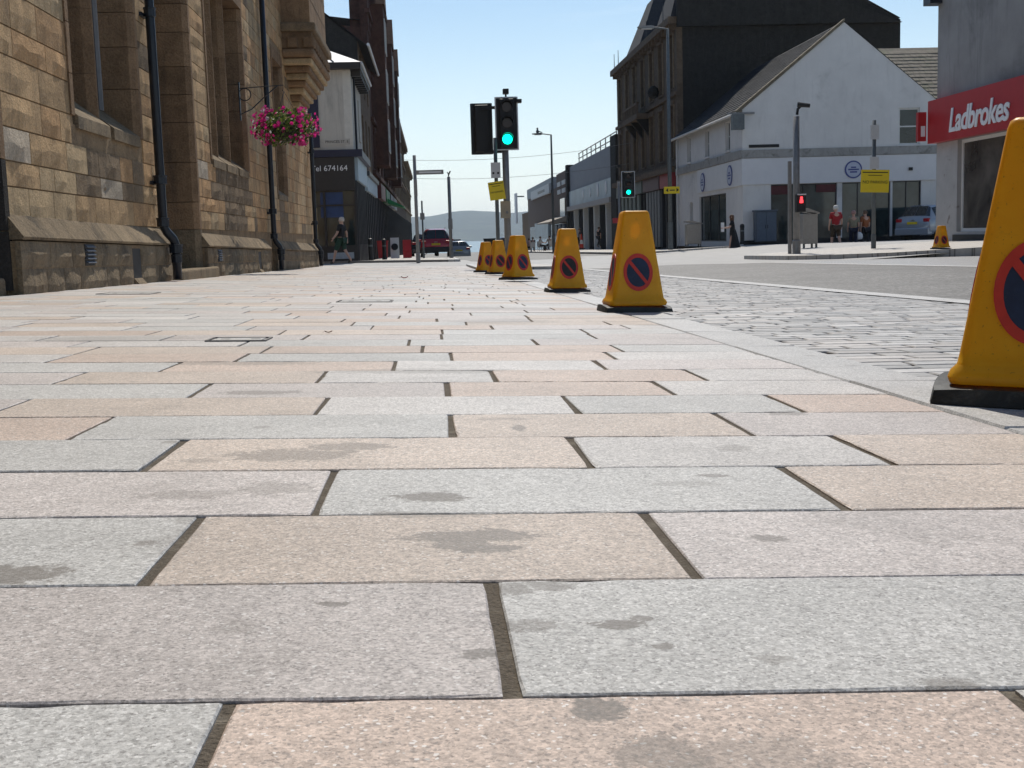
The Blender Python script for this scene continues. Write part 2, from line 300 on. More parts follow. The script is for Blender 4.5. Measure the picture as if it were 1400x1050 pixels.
# ------------------------------------------------------------------ mesh helpers
class MB:
    def __init__(s): s.v = []; s.f = []; s.m = []
    def add(s, vs, fs, mi=0):
        o = len(s.v); s.v += [tuple(q) for q in vs]; s.f += [tuple(i + o for i in q) for q in fs]; s.m += [mi] * len(fs); return s
    def boxp(s, P, u0, u1, d0, d1, z0, z1, mi=0):
        c = [P(u, d, z) for z in (z0, z1) for u, d in ((u0, d0), (u1, d0), (u1, d1), (u0, d1))]
        return s.add(c, [(0, 3, 2, 1), (4, 5, 6, 7), (0, 1, 5, 4), (1, 2, 6, 5), (2, 3, 7, 6), (3, 0, 4, 7)], mi)
    def box(s, x0, x1, y0, y1, z0, z1, mi=0): return s.boxp(lambda a, b, c: (a, b, c), x0, x1, y0, y1, z0, z1, mi)
    def prism(s, poly, fn, a0, a1, mi=0):       # poly list of 2D, fn(p, a) -> 3D
        k = len(poly); s.add([fn(q, a0) for q in poly] + [fn(q, a1) for q in poly],
              [tuple(range(k)), tuple(range(2 * k - 1, k - 1, -1))] + [(i, (i + 1) % k, k + (i + 1) % k, k + i) for i in range(k)], mi); return s
    def cyl(s, p0, p1, r0, r1=None, n=10, mi=0, caps=True):
        r1 = r0 if r1 is None else r1; p0 = Vector(p0); p1 = Vector(p1); d = (p1 - p0).normalized()
        a = d.orthogonal().normalized(); b = d.cross(a); vs_ = []
        for p, r in ((p0, r0), (p1, r1)):
            vs_ += [p + (a * cos(2 * pi * i / n) + b * sin(2 * pi * i / n)) * r for i in range(n)]
        fs = [(i, (i + 1) % n, n + (i + 1) % n, n + i) for i in range(n)]
        if caps: fs += [tuple(range(n - 1, -1, -1)), tuple(range(n, 2 * n))]
        return s.add(vs_, fs, mi)
    def tube(s, pts, r, n=8, mi=0):
        pts = [Vector(p) for p in pts]; rings = []
        a = None
        for i, p in enumerate(pts):
            d = (pts[min(i + 1, len(pts) - 1)] - pts[max(i - 1, 0)]).normalized()
            if a is None: a = d.orthogonal().normalized()
            a = (a - d * a.dot(d)).normalized(); b = d.cross(a)
            rr = r[i] if isinstance(r, (list, tuple)) else r
            rings.append([p + (a * cos(2 * pi * k / n) + b * sin(2 * pi * k / n)) * rr for k in range(n)])
        fs = [(i * n + k, i * n + (k + 1) % n, (i + 1) * n + (k + 1) % n, (i + 1) * n + k) for i in range(len(pts) - 1) for k in range(n)]
        fs += [tuple(range(n - 1, -1, -1)), tuple((len(pts) - 1) * n + k for k in range(n))]
        return s.add([q for rg in rings for q in rg], fs, mi)
    def lathe(s, prof, n=14, c=(0, 0, 0), mi=0):
        vs_ = [(c[0] + r * cos(2 * pi * k / n), c[1] + r * sin(2 * pi * k / n), c[2] + z) for r, z in prof for k in range(n)]
        fs = [(i * n + k, i * n + (k + 1) % n, (i + 1) * n + (k + 1) % n, (i + 1) * n + k) for i in range(len(prof) - 1) for k in range(n)]
        fs += [tuple(range(n - 1, -1, -1)), tuple((len(prof) - 1) * n + k for k in range(n))]
        return s.add(vs_, fs, mi)
    def mesh(s, name, mats, org=(0, 0, 0), smooth=False, fix=True):
        me = bpy.data.meshes.new(name); o = Vector(org)
        me.from_pydata([tuple(Vector(q) - o) for q in s.v], [], s.f)
        for m in (mats if isinstance(mats, (list, tuple)) else [mats]): me.materials.append(m)
        if any(s.m): me.polygons.foreach_set('material_index', s.m)
        if fix:
            bm = bmesh.new(); bm.from_mesh(me); bmesh.ops.recalc_face_normals(bm, faces=bm.faces); bm.to_mesh(me); bm.free()
        if smooth: me.polygons.foreach_set('use_smooth', [True] * len(me.polygons))
        me.update(); return me
    def obj(s, name, mats, parent=None, smooth=False, bevel=0, fix=True, org=None):
        org = world_org(parent) if org is None else org
        o = bpy.data.objects.new(name, s.mesh(name, mats, org, smooth, fix)); col.objects.link(o)
        if parent is not None: o.parent = parent
        else: o.location = org
        if bevel:
            b = o.modifiers.new('edge', 'BEVEL'); b.width = bevel; b.segments = 2; b.limit_method = 'ANGLE'
        return o
def world_org(o):
    v = Vector((0, 0, 0))
    while o is not None: v += Vector(o.location); o = o.parent
    return v
def tag(o, label=None, cat=None, group=None, kind=None):
    for k, v in (('label', label), ('category', cat), ('group', group), ('kind', kind)):
        if v: o[k] = v
    return o
def thing(name, label, cat, loc=(0, 0, 0), group=None):
    o = bpy.data.objects.new(name, None); col.objects.link(o); o.location = loc; o.empty_display_size = .2
    return tag(o, label, cat, group)
def copy_tree(o, parent=None):
    c = o.copy(); col.objects.link(c); c.parent = parent
    for ch in list(o.children): copy_tree(ch, c)
    return c
def linkpart(name, me, parent, loc, rot=(0, 0, 0), scale=(1, 1, 1)):
    o = bpy.data.objects.new(name, me); col.objects.link(o); o.parent = parent
    o.location = Vector(loc) - world_org(parent) if parent is not None else loc
    o.rotation_euler = rot; o.scale = scale; return o
def text_mesh(txt, size, ext=.01, shear=0, spacing=1, bold=0):
    c = bpy.data.curves.new('txt', 'FONT'); c.body = txt; c.size = size; c.extrude = ext; c.shear = shear; c.align_x = 'CENTER'; c.align_y = 'CENTER'; c.space_character = spacing; c.offset = bold
    c.resolution_u = 3
    o = bpy.data.objects.new('txt', c); col.objects.link(o); dg = bpy.context.evaluated_depsgraph_get()
    me = bpy.data.meshes.new_from_object(o.evaluated_get(dg)); bpy.data.objects.remove(o); return me
def lettering(txt, size, mat, parent, loc, facing, name='lettering', **k):
    me = text_mesh(txt, size, **k); me.materials.clear(); me.materials.append(mat)
    rot = {'-y': (pi / 2, 0, 0), '-x': (pi / 2, 0, -pi / 2), '+x': (pi / 2, 0, pi / 2)}[facing]
    return linkpart(name, me, parent, loc, rot)

# ------------------------------------------------------------------ ground shape
def G(y): return -.013 * y if y < 30 else -.39 - .0085 * (y - 30)
def lerp(a, b, t): return a + (b - a) * max(0, min(1, t))
def c_pav(x): return -.03 * x
def c_bay(x): return lerp(-.048, -.08, (x - 1.13) / 1.87)
def c_road(x): return lerp(-.08, -.07, (x - 3) / 4) + .03 * max(0, 1 - abs(x - 5) / 2)
def c_right(x): return lerp(.03, .27, (x - 9.3) / 5.4)
def zc(fn, x, y): return fn(x) + G(y)
def sheet(name, xs, ys, fn, mat, dz=0, kind='structure', parent=None):
    mb = MB(); nx, ny = len(xs), len(ys)
    mb.add([(x, y, zc(fn, x, y) + dz) for y in ys for x in xs], [(j * nx + i, j * nx + i + 1, (j + 1) * nx + i + 1, (j + 1) * nx + i) for j in range(ny - 1) for i in range(nx - 1)])
    o = mb.obj(name, mat, parent, fix=False)
    if parent is None: o['kind'] = kind
    return o
def frange(a, b, n): return [a + (b - a) * i / n for i in range(n + 1)]
YS = [-60, -20, 0, 10, 20, 30, 60, 100, 150, 215]

# ================================================================== SETTING
# land the town stands on, sea wall, sea, far hills
mb = MB(); ys = YS
for x0, x1 in ((-600, 600),):
    vs_ = [(x, y, G(y) - .22) for y in ys for x in (x0, x1)] + [(x0, 215, -8), (x1, 215, -8)]
    k = len(ys); mb.add(vs_, [(2 * j, 2 * j + 1, 2 * j + 3, 2 * j + 2) for j in range(k)])
tag(mb.obj('ground', M_LAND, fix=False), kind='structure')
def waterm():
    m, n, l, p = newmat('sea_water'); g = n.new('ShaderNodeNewGeometry').outputs['Position']
    p.inputs['Base Color'].default_value = (.05, .11, .15, 1); p.inputs['Roughness'].default_value = .22
    bumpn(n, l, p, noisen(n, l, g, .25, 4, .6), .6, .6); return m
mb = MB(); mb.add([(-4500, 214, -6), (4500, 214, -6), (4500, 3600, -6), (-4500, 3600, -6)], [(0, 1, 2, 3)])
tag(mb.obj('sea', waterm(), fix=False), kind='structure')
def hillm():
    m, n, l, p = newmat('hill_cover'); g = n.new('ShaderNodeNewGeometry').outputs['Position']
    a = ramp(n, l, noisen(n, l, g, .006, 6, .7, .5), [(.35, (.035, .055, .06)), (.55, (.05, .075, .07)), (.7, (.10, .12, .10))])
    l.new(a, p.inputs['Base Color']); p.inputs['Roughness'].default_value = .95; return m
mb = MB(); nx, ny = 120, 14; vs_ = []
prof = [(-2500, 95), (-700, 100), (-250, 96), (0, 100), (90, 112), (150, 118), (230, 112), (330, 104), (420, 110), (600, 116), (900, 105), (2500, 90)]
def ridge(x):
    for (a, h0), (b, h1) in zip(prof, prof[1:]):
        if a <= x <= b:
            t = (x - a) / (b - a); t = t * t * (3 - 2 * t); return h0 + (h1 - h0) * t
    return 90
for j in range(ny + 1):
    t = j / ny; y = 3450 + 2050 * t
    for i in range(nx + 1):
        x = -2500 + 5000 * i / nx
        h = -9 + (ridge(x * 5000 / max(y, 4900)) + 9) * min(1, (sin(min(1, t * 1.25) * pi / 2)) ** 1.35)
        h += (noise.fractal(Vector((x * .004, y * .004, 1)), 1, 2, 4)) * 9 * min(1, t * 3) * (1 if j < ny - 3 else .25)
        vs_.append((x, y, h))
mb.add(vs_, [(j * (nx + 1) + i, j * (nx + 1) + i + 1, (j + 1) * (nx + 1) + i + 1, (j + 1) * (nx + 1) + i) for j in range(ny) for i in range(nx)])
tag(mb.obj('hills', hillm(), smooth=True, fix=False), kind='structure')

# pavement, with each slab laid
YR = frange(-4, 34, 19)
pav = sheet('pavement', [-3.4, -1, .92], YR, c_pav, M_GROUT, -.0028)
SK = .022
def skew(x, y): return y - SK * x
Y0, PITCH = .742, .277
JOINTS = {-1: [(-.62, 0), (-.14, 0), (.36, 3), (.92, 0)], 0: [(-.56, 0), (.04, 1), (.62, 0), (.92, 4)], 1: [(-.8, 2), (-.26, 0), (.22, 2), (.8, 1), (.92, 2)],
          2: [(-.72, 0), (-.14, 1), (.45, 0), (.92, 2)], 3: [(-.95, 4), (-.39, 0), (.20, 2), (.61, 4), (.92, 2)], 4: [(-1.1, 1), (-.57, 3), (.02, 0), (.49, 2), (.92, 1)],
          5: [(-1.3, 0), (-.80, 1), (-.22, 2), (.25, 4), (.66, 0), (.92, 3)], 6: [(-1.0, 1), (-.50, 0), (.02, 1), (.48, 3), (.92, 4)],
          7: [(-1.42, 0), (-.85, 1), (-.27, 2), (.13, 4), (.61, 3), (.92, 4)], 8: [(-1.24, 1), (-.68, 0), (-.11, 3), (.42, 4), (.92, 1)], 9: [(-1.6, 1), (-1.04, 4), (-.54, 3), (.04, 0), (.49, 3), (.92, 4)]}
# the joint list gives (right end of the slab, stone); stones are 0 grey 1 mauve 2 beige 3 rose 4 pale
covers = [(-.66, 4.10, .20, .17), (-.43, 7.55, .34, .3), (-2.3, 9.3, .4, .35)]
slabs = []
row = -5
while Y0 + PITCH * row < 33.6:
    y0 = Y0 + PITCH * row; y1 = y0 + PITCH
    js = list(JOINTS.get(row, []))
    x = -3.05; start = js[0][0] if js else None
    left = []
    lim = (start - .001) if js else .92
    off = rnd.uniform(.15, .6)
    first = True
    if js:
        # fill leftwards from the first given joint
        e = js[0][0]; stone = js[0][1]
        while e > -3.05:
            L = rnd.choice((.41, .47, .53, .59)); s0 = max(-3.05, e - L)
            if s0 + 3.05 < .16: s0 = -3.05
            left.append((s0, e, stone)); e = s0; stone = rnd.choices(range(5), (24, 26, 20, 12, 18))[0]
        for (a, sa), (b, sb) in zip(js, js[1:]): left.append((a, b, sb))
    else:
        e = -3.05 + 0
        while e < .92:
            L = off if first else rnd.choice((.41, .47, .53, .59)); first = False
            s1 = min(.92, e + L)
            if .92 - s1 < .16: s1 = .92
            left.append((e, s1, rnd.choices(range(5), (24, 26, 20, 12, 18))[0])); e = s1
    for a, b, st in left: slabs.append((a, b, y0, y1, st))
    row += 1
def slab_geo(mb, a, b, y0, y1, mi=0):
    gx, gy, r = .0047, .0019, .0013
    dz = [rnd.gauss(0, .0004) for _ in range(4)]; h = rnd.gauss(0, .0004)
    if (y1 > 1.75 and y1 < 1.9 and a < -.2): h += .001
    cs = [(a + gx, y0 + gy), (b - gx, y0 + gy), (b - gx, y1 - gy), (a + gx, y1 - gy)]
    j = [(rnd.uniform(-.002, .002), rnd.uniform(-.0010, .0010)) for _ in range(4)]
    cs = [(x + p, skew(x, y) + q) for (x, y), (p, q) in zip(cs, j)]
    near = y0 < 3.5
    ns_ = (16, 8) if near else (1, 1)
    ring0 = []; nrm = [(0, 1), (-1, 0), (0, -1), (1, 0)]
    for i in range(4):
        (x0, q0), (x1, q1) = cs[i], cs[(i + 1) % 4]; k = ns_[i % 2]
        for t in range(k):
            f = t / k; chip = 0
            if near:
                chip = abs(rnd.gauss(0, .0006)) + (rnd.uniform(.002, .005) if rnd.random() < .025 else 0)
            if t == 0: nx_, ny_ = nrm[i][0] + nrm[i - 1][0], nrm[i][1] + nrm[i - 1][1]; chip = abs(rnd.gauss(.0012, .0015)) if near else 0
            else: nx_, ny_ = nrm[i]
            z = (dz[i] * (1 - f) + dz[(i + 1) % 4] * f) + h
            ring0.append((x0 + (x1 - x0) * f, q0 + (q1 - q0) * f, z, nx_, ny_, chip))
    def ring(inset, dzz, cf):
        return [(x + nx_ * (inset + c * cf), y + ny_ * (inset + c * cf), zc(c_pav, x, y) + dzz + z) for x, y, z, nx_, ny_, c in ring0]
    n = len(ring0)
    mb.add(ring(0, -.012, .3) + ring(0, -r, .6) + ring(r, 0, 1.5), [(L * n + i, L * n + (i + 1) % n, (L + 1) * n + (i + 1) % n, (L + 1) * n + i) for L in (0, 1) for i in range(n)] + [tuple(range(2 * n, 3 * n))], mi)
def sc_size(s):
    cy_ = (s[2] + s[3]) / 2
    return 1e9 if cy_ < .4 else cy_ + abs((s[0] + s[1]) / 2) * .35
def in_cover(s):
    for x, y, w, d in covers:
        if s[0] < x + w / 2 and s[1] > x - w / 2 and s[2] < y + d / 2 and s[3] > y - d / 2: return True
    return False
slabs.sort(key=sc_size); cut = 290
for s in slabs[:cut]:
    mb = MB(); slab_geo(mb, *s[:4])
    c = Vector(((s[0] + s[1]) / 2, skew((s[0] + s[1]) / 2, (s[2] + s[3]) / 2), 0)); c.z = zc(c_pav, c.x, c.y)
    o = bpy.data.objects.new('paving_slab', mb.mesh('paving_slab', SLABM[s[4]], c, fix=False)); col.objects.link(o); o.parent = pav; o.location = c
mb = MB()
for s in slabs[cut:]: slab_geo(mb, *s[:4], mi=s[4])
tag(mb.obj('paving_slabs_beyond', SLABM, pav, fix=False), kind='stuff')
# inspection covers set into the slabs
COVERL = ['small dark metal inspection cover between the paving slabs', 'slotted metal drain cover further along the paving', 'small metal cover in the paving near the sandstone plinth']
for (x, y, w, d), L in zip(covers, COVERL):
    z = zc(c_pav, x, y)
    t = thing('inspection_cover', L, 'drain cover', (x, y, z), 'covers in the paving')
    P = lambda u, v, q: (x + u, y + v, z + q - .03 * u - .013 * v)
    mb = MB(); b = .008
    mb.boxp(P, -w / 2, w / 2, -d / 2, -d / 2 + b, -.004, .005); mb.boxp(P, -w / 2, w / 2, d / 2 - b, d / 2, -.004, .005)
    mb.boxp(P, -w / 2, -w / 2 + b, -d / 2 + b, d / 2 - b, -.004, .0049); mb.boxp(P, w / 2 - b, w / 2, -d / 2 + b, d / 2 - b, -.004, .0049)
    mb.obj('frame', simple('worn_iron', (.13, .125, .12), .6, .2, 20, .3), t)
    mb = MB(); mb.boxp(P, -w / 2 + .02, w / 2 - .02, -d / 2 + .02, d / 2 - .02, -.004, .0035)
    pl = mb.obj('lid', G_GREY, t)
    for i in range(2): MB().boxp(P, -w * .3 + i * w * .5, -w * .3 + i * w * .5 + .03, -.008, .008, .0034, .0046).obj('keyhole', simple('iron_rib', (.2, .19, .18), .6, .2, 20, .4), pl)

# kerb of long granite stones, curving very slightly
kerb = sheet('kerb', [.92, 1.13], frange(-4, 26, 15), c_pav, M_GROUT, -.02)
y = -3.5; first = True
while y < 25.4:
    L = rnd.choice((.75, .9, 1.05)); y1 = min(25.45, y + L)
    mb = MB(); g = .003
    mb.add([(a, b, zc(c_pav, a, b) + q) for q in (-.14, -.004) for a, b in ((.922 + g, y + g), (1.128, y + g), (1.128, y1 - g), (.922 + g, y1 - g))] +
           [(a, b, zc(c_pav, a, b) + rnd.gauss(0, .0006)) for a, b in ((.926 + g, y + g + .004), (1.118, y + g + .004), (1.118, y1 - g - .004), (.926 + g, y1 - g - .004))],
           [(0, 1, 5, 4), (1, 2, 6, 5), (2, 3, 7, 6), (3, 0, 4, 7), (4, 5, 9, 8), (5, 6, 10, 9), (6, 7, 11, 10), (7, 4, 8, 11), (8, 9, 10, 11)])
    cc = Vector((1.02, (y + y1) / 2, zc(c_pav, 1.02, (y + y1) / 2)))
    o = bpy.data.objects.new('kerb_stone', mb.mesh('kerb_stone', G_KERB, cc, fix=False)); col.objects.link(o); o.parent = kerb; o.location = cc
    y = y1

# parking bay of granite setts beside the kerb
bay = sheet('parking_bay', [1.13, 3.0], frange(-4, 25.5, 15), c_bay, simple('sett_joint', (.06, .055, .05), .95, .3, 90, .6, 160, .003), -.007)
def sett_geo(mb, w, d, mi=0, at=None, fn=None):
    h, r = .03, .003
    z = at[2] if at else 0; x = at[0] if at else 0; y = at[1] if at else 0
    tl = [rnd.gauss(0, .0004) for _ in range(4)]
    q = [(-w / 2, -d / 2), (w / 2, -d / 2), (w / 2, d / 2), (-w / 2, d / 2)]
    j = [(rnd.uniform(-.004, .004), rnd.uniform(-.003, .003)) for _ in q]
    q = [(a + e, b + f) for (a, b), (e, f) in zip(q, j)]
    sl = (lambda a, b: -.013 * b - .017 * a) if at else (lambda a, b: 0)
    mb.add([(x + a, y + b, z - h) for a, b in q] + [(x + a, y + b, z - r + t + sl(a, b)) for (a, b), t in zip(q, tl)] + [(x + a - math.copysign(r, a), y + b - math.copysign(r, b), z + t + sl(a, b)) for (a, b), t in zip(q, tl)],
           [(0, 1, 5, 4), (1, 2, 6, 5), (2, 3, 7, 6), (3, 0, 4, 7), (4, 5, 9, 8), (5, 6, 10, 9), (6, 7, 11, 10), (7, 4, 8, 11), (8, 9, 10, 11)], mi)
WID = (.155, .18, .205, .23)
sett_mesh = []
for w in WID:
    for v in range(2):
        for m in SETTM:
            mb = MB(); sett_geo(mb, w - .012, .096 - .010); sett_mesh.append((w, mb.mesh('sett', m, fix=False)))
rest = MB(); ns = 0; y = .6
while y < 25.4:
    x = 1.14 + rnd.choice((0, -.06, -.1)); 
    while x < 2.97:
        w = rnd.choice(WID)
        x1 = min(2.985, x + w)
        if x1 - max(x, 1.14) > .06:
            xa = max(x, 1.14); ww = x1 - xa; cx_ = (xa + x1) / 2; z = zc(c_bay, cx_, y) + rnd.gauss(0, .0005)
            if ns < 290 and y > 2.2 and cx_ / max(y, .1) < .62 and abs(ww - w) < .001:
                me = rnd.choice([m for a, m in sett_mesh if a == w]); o = linkpart('sett', me, bay, (cx_, y, z), (rnd.gauss(0, .0015) - .013, rnd.gauss(0, .0015) + .017, rnd.gauss(0, .004))); ns += 1
            else: sett_geo(rest, ww - .012, .086, rnd.choices((0, 1, 2), (5, 3, 3))[0], (cx_, y, z))
        x = x1
    y += .0965
tag(rest.obj('setts_beyond', SETTM, bay, fix=False), kind='stuff')
# edge strip and carriageway
XR = [3.0, 4, 5, 6, 7.0]
sheet('road', XR, frange(-20, 24.6, 12), c_road, M_ASPHALT)
mb = MB()
for i in range(40):
    y = -3 + i * .72
    if y > 24.6: break
    mb.add([(x, b, zc(c_bay, 2.99, b) + .004) for x, b in ((2.985, y), (3.16, y), (3.16, y + .71), (2.985, y + .71))], [(0, 1, 2, 3)])
tag(mb.obj('channel_strip', G_KERB, fix=False), kind='structure')
def c_rbay(x): return lerp(-.066, -.06, (x - 7) / 4)
sheet('parking_bay_far_side', [7.0, 9, 11.4], frange(-20, 27.5, 12), c_rbay, M_RSETT)
mb = MB()
for y in frange(-6, 24, 30): mb.add([(x, b, zc(c_road, 6.98, b) + .0045) for x, b in ((6.93, y), (7.05, y), (7.05, y + 1), (6.93, y + 1))], [(0, 1, 2, 3)])
tag(mb.obj('painted_edge_line', M_WHITE_LINE, fix=False), kind='structure')
# raised pale junction, road on to the sea
def c_junc(x): return lerp(.02, -.075, (x + 3) / 5) if x < 2 else (lerp(-.075, -.06, (x - 2) / 7) if x < 9 else lerp(-.06, .23, (x - 9) / 5.7))
sheet('junction_surface', [-40, -3.4, 0, 2, 5, 7, 9, 11, 14.7, 60], [24.6, 30, 36, 42, 48.5, 56.8], lambda x: c_junc(x) - .001, M_TABLE)
mb = MB()
for x0 in frange(3.3, 6.3, 6): mb.add([(x, b, zc(c_junc, x, b) + .005) for x, b in ((x0, 24.75), (x0 + .5, 24.75), (x0 + .5, 24.95), (x0, 24.95))], [(0, 1, 2, 3)])
tag(mb.obj('stop_line', M_WHITE_LINE, fix=False), kind='structure')
sheet('road_beyond', [-1.0, 1.2, 4, 7, 9.3], [48.5, 60, 90, 150, 214], lambda x: -.075, M_ASPHALT, .008)
# buildout at the end of the bay, kerb faces towards us
def platform(name, poly, fn, top, mat, kerbm=G_KERB, kw=.16):
    mb = MB(); k = len(poly); cx_ = sum(p[0] for p in poly) / k; cy_ = sum(p[1] for p in poly) / k
    T = [(x, y, fn(x, y) + top) for x, y in poly]; B = [(x, y, fn(x, y) - .2) for x, y in poly]
    mb.add(T + B, [tuple(range(k))] + [(i, (i + 1) % k, k + (i + 1) % k, k + i) for i in range(k)])
    o = tag(mb.obj(name, mat), kind='structure')
    mb = MB(); I = []
    for i in range(k):
        a = Vector(poly[i - 1]); b = Vector(poly[i]); c = Vector(poly[(i + 1) % k])
        n1 = (b - a).normalized(); n2 = (c - b).normalized(); n1 = Vector((-n1.y, n1.x)); n2 = Vector((-n2.y, n2.x))
        nn = (n1 + n2).normalized(); I.append(b + nn * kw / max(.5, nn.dot(n1)))
    O = [Vector(p) - (Vector((0, 0))) for p in poly]
    for i in range(k):
        j = (i + 1) % k
        mb.add([(O[i].x, O[i].y, fn(*O[i]) + top + .004), (O[j].x, O[j].y, fn(*O[j]) + top + .004), (I[j].x, I[j].y, fn(*I[j]) + top + .004), (I[i].x, I[i].y, fn(*I[i]) + top + .004)], [(0, 1, 2, 3)])
    mb.obj('kerb_edge', kerbm, o); return o
platform('pavement_buildout', [(.9, 25.45), (2.7, 25.45), (2.95, 25.7), (2.95, 31.5), (2.4, 33.3), (.9, 33.3)], lambda x, y: c_bay(min(x, 2.9)) + G(y), .062, M_RSLAB)
platform('pavement_left_beyond', [(-60, 48.6), (-3.1, 48.6), (.6, 48.6), (1.1, 49.2), (1.1, 62), (-.95, 64), (-.95, 205), (-60, 205)], lambda x, y: max(c_junc(max(x, -3)), -.07) + G(y), .09, M_RSLAB)
platform('pavement_right_corner', [(8.25, 31.8), (8.25, 28), (8.6, 27.1), (9.8, 25.4), (11.3, 24.1), (11.35, 23), (11.35, -20), (16, -20), (16, 36), (12.5, 35.2), (9.2, 34.2)], lambda x, y: c_right(max(x, 9.3)) + G(y), .0, M_RSLAB)
platform('pavement_right_beyond', [(9.3, 205), (9.3, 57), (10.4, 54.2), (13, 53.4), (60, 53.4), (60, 205)], lambda x, y: c_right(min(x, 14.7)) + G(y), .012, M_RSLAB)
# haze: the air over the firth
def hazem():
    m, n, l, p = newmat('haze_air'); n.remove(p)
    v = n.new('ShaderNodeVolumePrincipled'); v.inputs['Color'].default_value = (.74, .87, 1, 1); v.inputs['Density'].default_value = HAZE; v.inputs['Anisotropy'].default_value = .35
    l.new(v.outputs[0], n['Material Output'].inputs['Volume']); return m
HAZE = 1.0e-4
mb = MB(); mb.box(-4600, 4600, -150, 5700, -10.5, 135)
hz = tag(mb.obj('haze', hazem()), kind='stuff')

# ================================================================== BUILDINGS
def PX(X, sgn): return lambda u, d, z: (X + sgn * d, u, z)      # wall along the street, d outwards
def PY(Y): return lambda u, d, z: (u, Y - d, z)                  # wall facing the camera (north)
def wall_grid(P, u0, u1, z0, z1, holes, th=.3, mb=None, mi=0, d0=0):
    us = sorted({u0, u1, *[h[0] for h in holes], *[h[1] for h in holes]}); zs = sorted({z0, z1, *[h[2] for h in holes], *[h[3] for h in holes]})
    us = [u for u in us if u0 <= u <= u1]; zs = [z for z in zs if z0 <= z <= z1]
    mb = mb or MB()
    solid = lambda a, b, c, d: not any(h[0] < (a + b) / 2 < h[1] and h[2] < (c + d) / 2 < h[3] for h in holes)
    for a, b in zip(us, us[1:]):
        run = None
        for c, d in zip(zs, zs[1:]):
            if solid(a, b, c, d): run = (run[0], d) if run else (c, d)
            else:
                if run: mb.boxp(P, a, b, d0 - th, d0, *run, mi)
                run = None
        if run: mb.boxp(P, a, b, d0 - th, d0, *run, mi)
    return mb
def window(parent, P, u0, u1, z0, z1, rec=.16, fm=None, gm=None, bars=(1, 2), sill=None, fw=.05, nm='window'):
    fm = fm or M_FRAME_W; gm = gm or M_GLASS
    mb = MB(); d0, d1 = -rec - .05, -rec
    mb.boxp(P, u0, u1, d0, d1, z0, z0 + fw); mb.boxp(P, u0, u1, d0, d1, z1 - fw, z1)
    mb.boxp(P, u0, u0 + fw, d0, d1, z0 + fw, z1 - fw); mb.boxp(P, u1 - fw, u1, d0, d1, z0 + fw, z1 - fw)
    for i in range(1, bars[0]):
        u = u0 + (u1 - u0) * i / bars[0]; mb.boxp(P, u - fw * .4, u + fw * .4, d0, d1 - .004, z0 + fw, z1 - fw)
    for i in range(1, bars[1]):
        z = z0 + (z1 - z0) * i / bars[1]; mb.boxp(P, u0 + fw, u1 - fw, d0, d1 - .008, z - fw * .4, z + fw * .4)
    w = mb.obj(nm, fm, parent)
    MB().boxp(P, u0 + .01, u1 - .01, d0 - .012, d0 + .012, z0 + .01, z1 - .01).obj('pane', gm, w)
    if sill: MB().boxp(P, u0 - .08, u1 + .08, -rec, .06, z0 - .1, z0 - .002).obj('sill', sill, w)
    return w
def roof_courses(parent, fn, w, length, slope_len, mat, step=.28, nm='roof_tile_courses'):
    # fn(a, s, h): a along the ridge 0..length, s up the slope, h out of the slope
    mb = MB(); k = int(slope_len / step); t = .3
    for i in range(k):
        a = -rnd.random() * t
        while a < length:
            b = min(length, a + t); s0, s1 = i * step, i * step + step * 1.15; a0 = max(0, a); dz = rnd.uniform(0, .012)
            if b - a0 > .03:
                mb.add([fn(a0 + .006, s0, .045 + dz), fn(b - .006, s0, .045 + dz), fn(b - .006, s1, .012 + dz), fn(a0 + .006, s1, .012 + dz), fn(a0 + .006, s0, .01), fn(b - .006, s0, .01)], [(0, 1, 2, 3), (4, 5, 1, 0)])
            a = b
    return tag(mb.obj(nm, mat, parent, fix=False), kind='stuff')

# ---------------- sandstone civic building on the left
WX = -3.1
B = thing('sandstone_building', 'weathered tan sandstone hall with tall mullioned windows, deep doorways and black drainpipes', 'building', (WX, 9, -.05))
PW = PX(WX, 1)
OPEN = {'d0': (7.3, 9.02, -.5, 3.6), 'w1': (11.12, 13.42, 1.46, 4.6), 'd1': (14.42, 16.46, -.5, 3.9), 'w2': (17.85, 21.2, 1.52, 4.25), 'w3': (25.25, 26.75, 1.3, 4.05), 'w4': (2.2, 5.2, 1.5, 4.5)}
holes = list(OPEN.values()); TOPZ = 9.4; END = 32.4
wall = wall_grid(PW, -8, END, -.9, TOPZ, [(a - .07, b + .07, c - .07, d + .07) for a, b, c, d in holes], .5, d0=-.02).obj('wall', S_MORTAR, B)
# courses of rock-faced stones
def stone_geo(mb, P, u0, u1, z0, z1, d0, proud, rough, nu=4, nz=2, mi=0):
    us = frange(u0, u1, nu); zs = frange(z0, z1, nz); g = {}
    e = .012
    vs_, fs = [], []
    for j, z in enumerate(zs):
        for i, u in enumerate(us):
            ed = i in (0, nu) or j in (0, nz)
            d = d0 + (proud * .35 if ed else proud + rnd.uniform(-1, 1) * rough)
            jj = 0 if ed else 1
            g[i, j] = len(vs_); vs_.append(P(u + jj * rnd.uniform(-.03, .03), d, z + jj * rnd.uniform(-.02, .02)))
    for j in range(nz):
        for i in range(nu): fs.append((g[i, j], g[i + 1, j], g[i + 1, j + 1], g[i, j + 1]))
    bk = len(vs_)
    for u, z in ((u0, z0), (u1, z0), (u1, z1), (u0, z1)): vs_.append(P(u, d0 - .03, z))
    fs.append((bk, bk + 1) + tuple(g[i, 0] for i in range(nu, -1, -1))); fs.append((bk + 2, bk + 3) + tuple(g[i, nz] for i in range(nu + 1)))
    fs.append((bk + 3, bk) + tuple(g[0, j] for j in range(nz + 1))); fs.append((bk + 1, bk + 2) + tuple(g[nu, j] for j in range(nz, -1, -1)))
    mb.add(vs_, fs, mi)
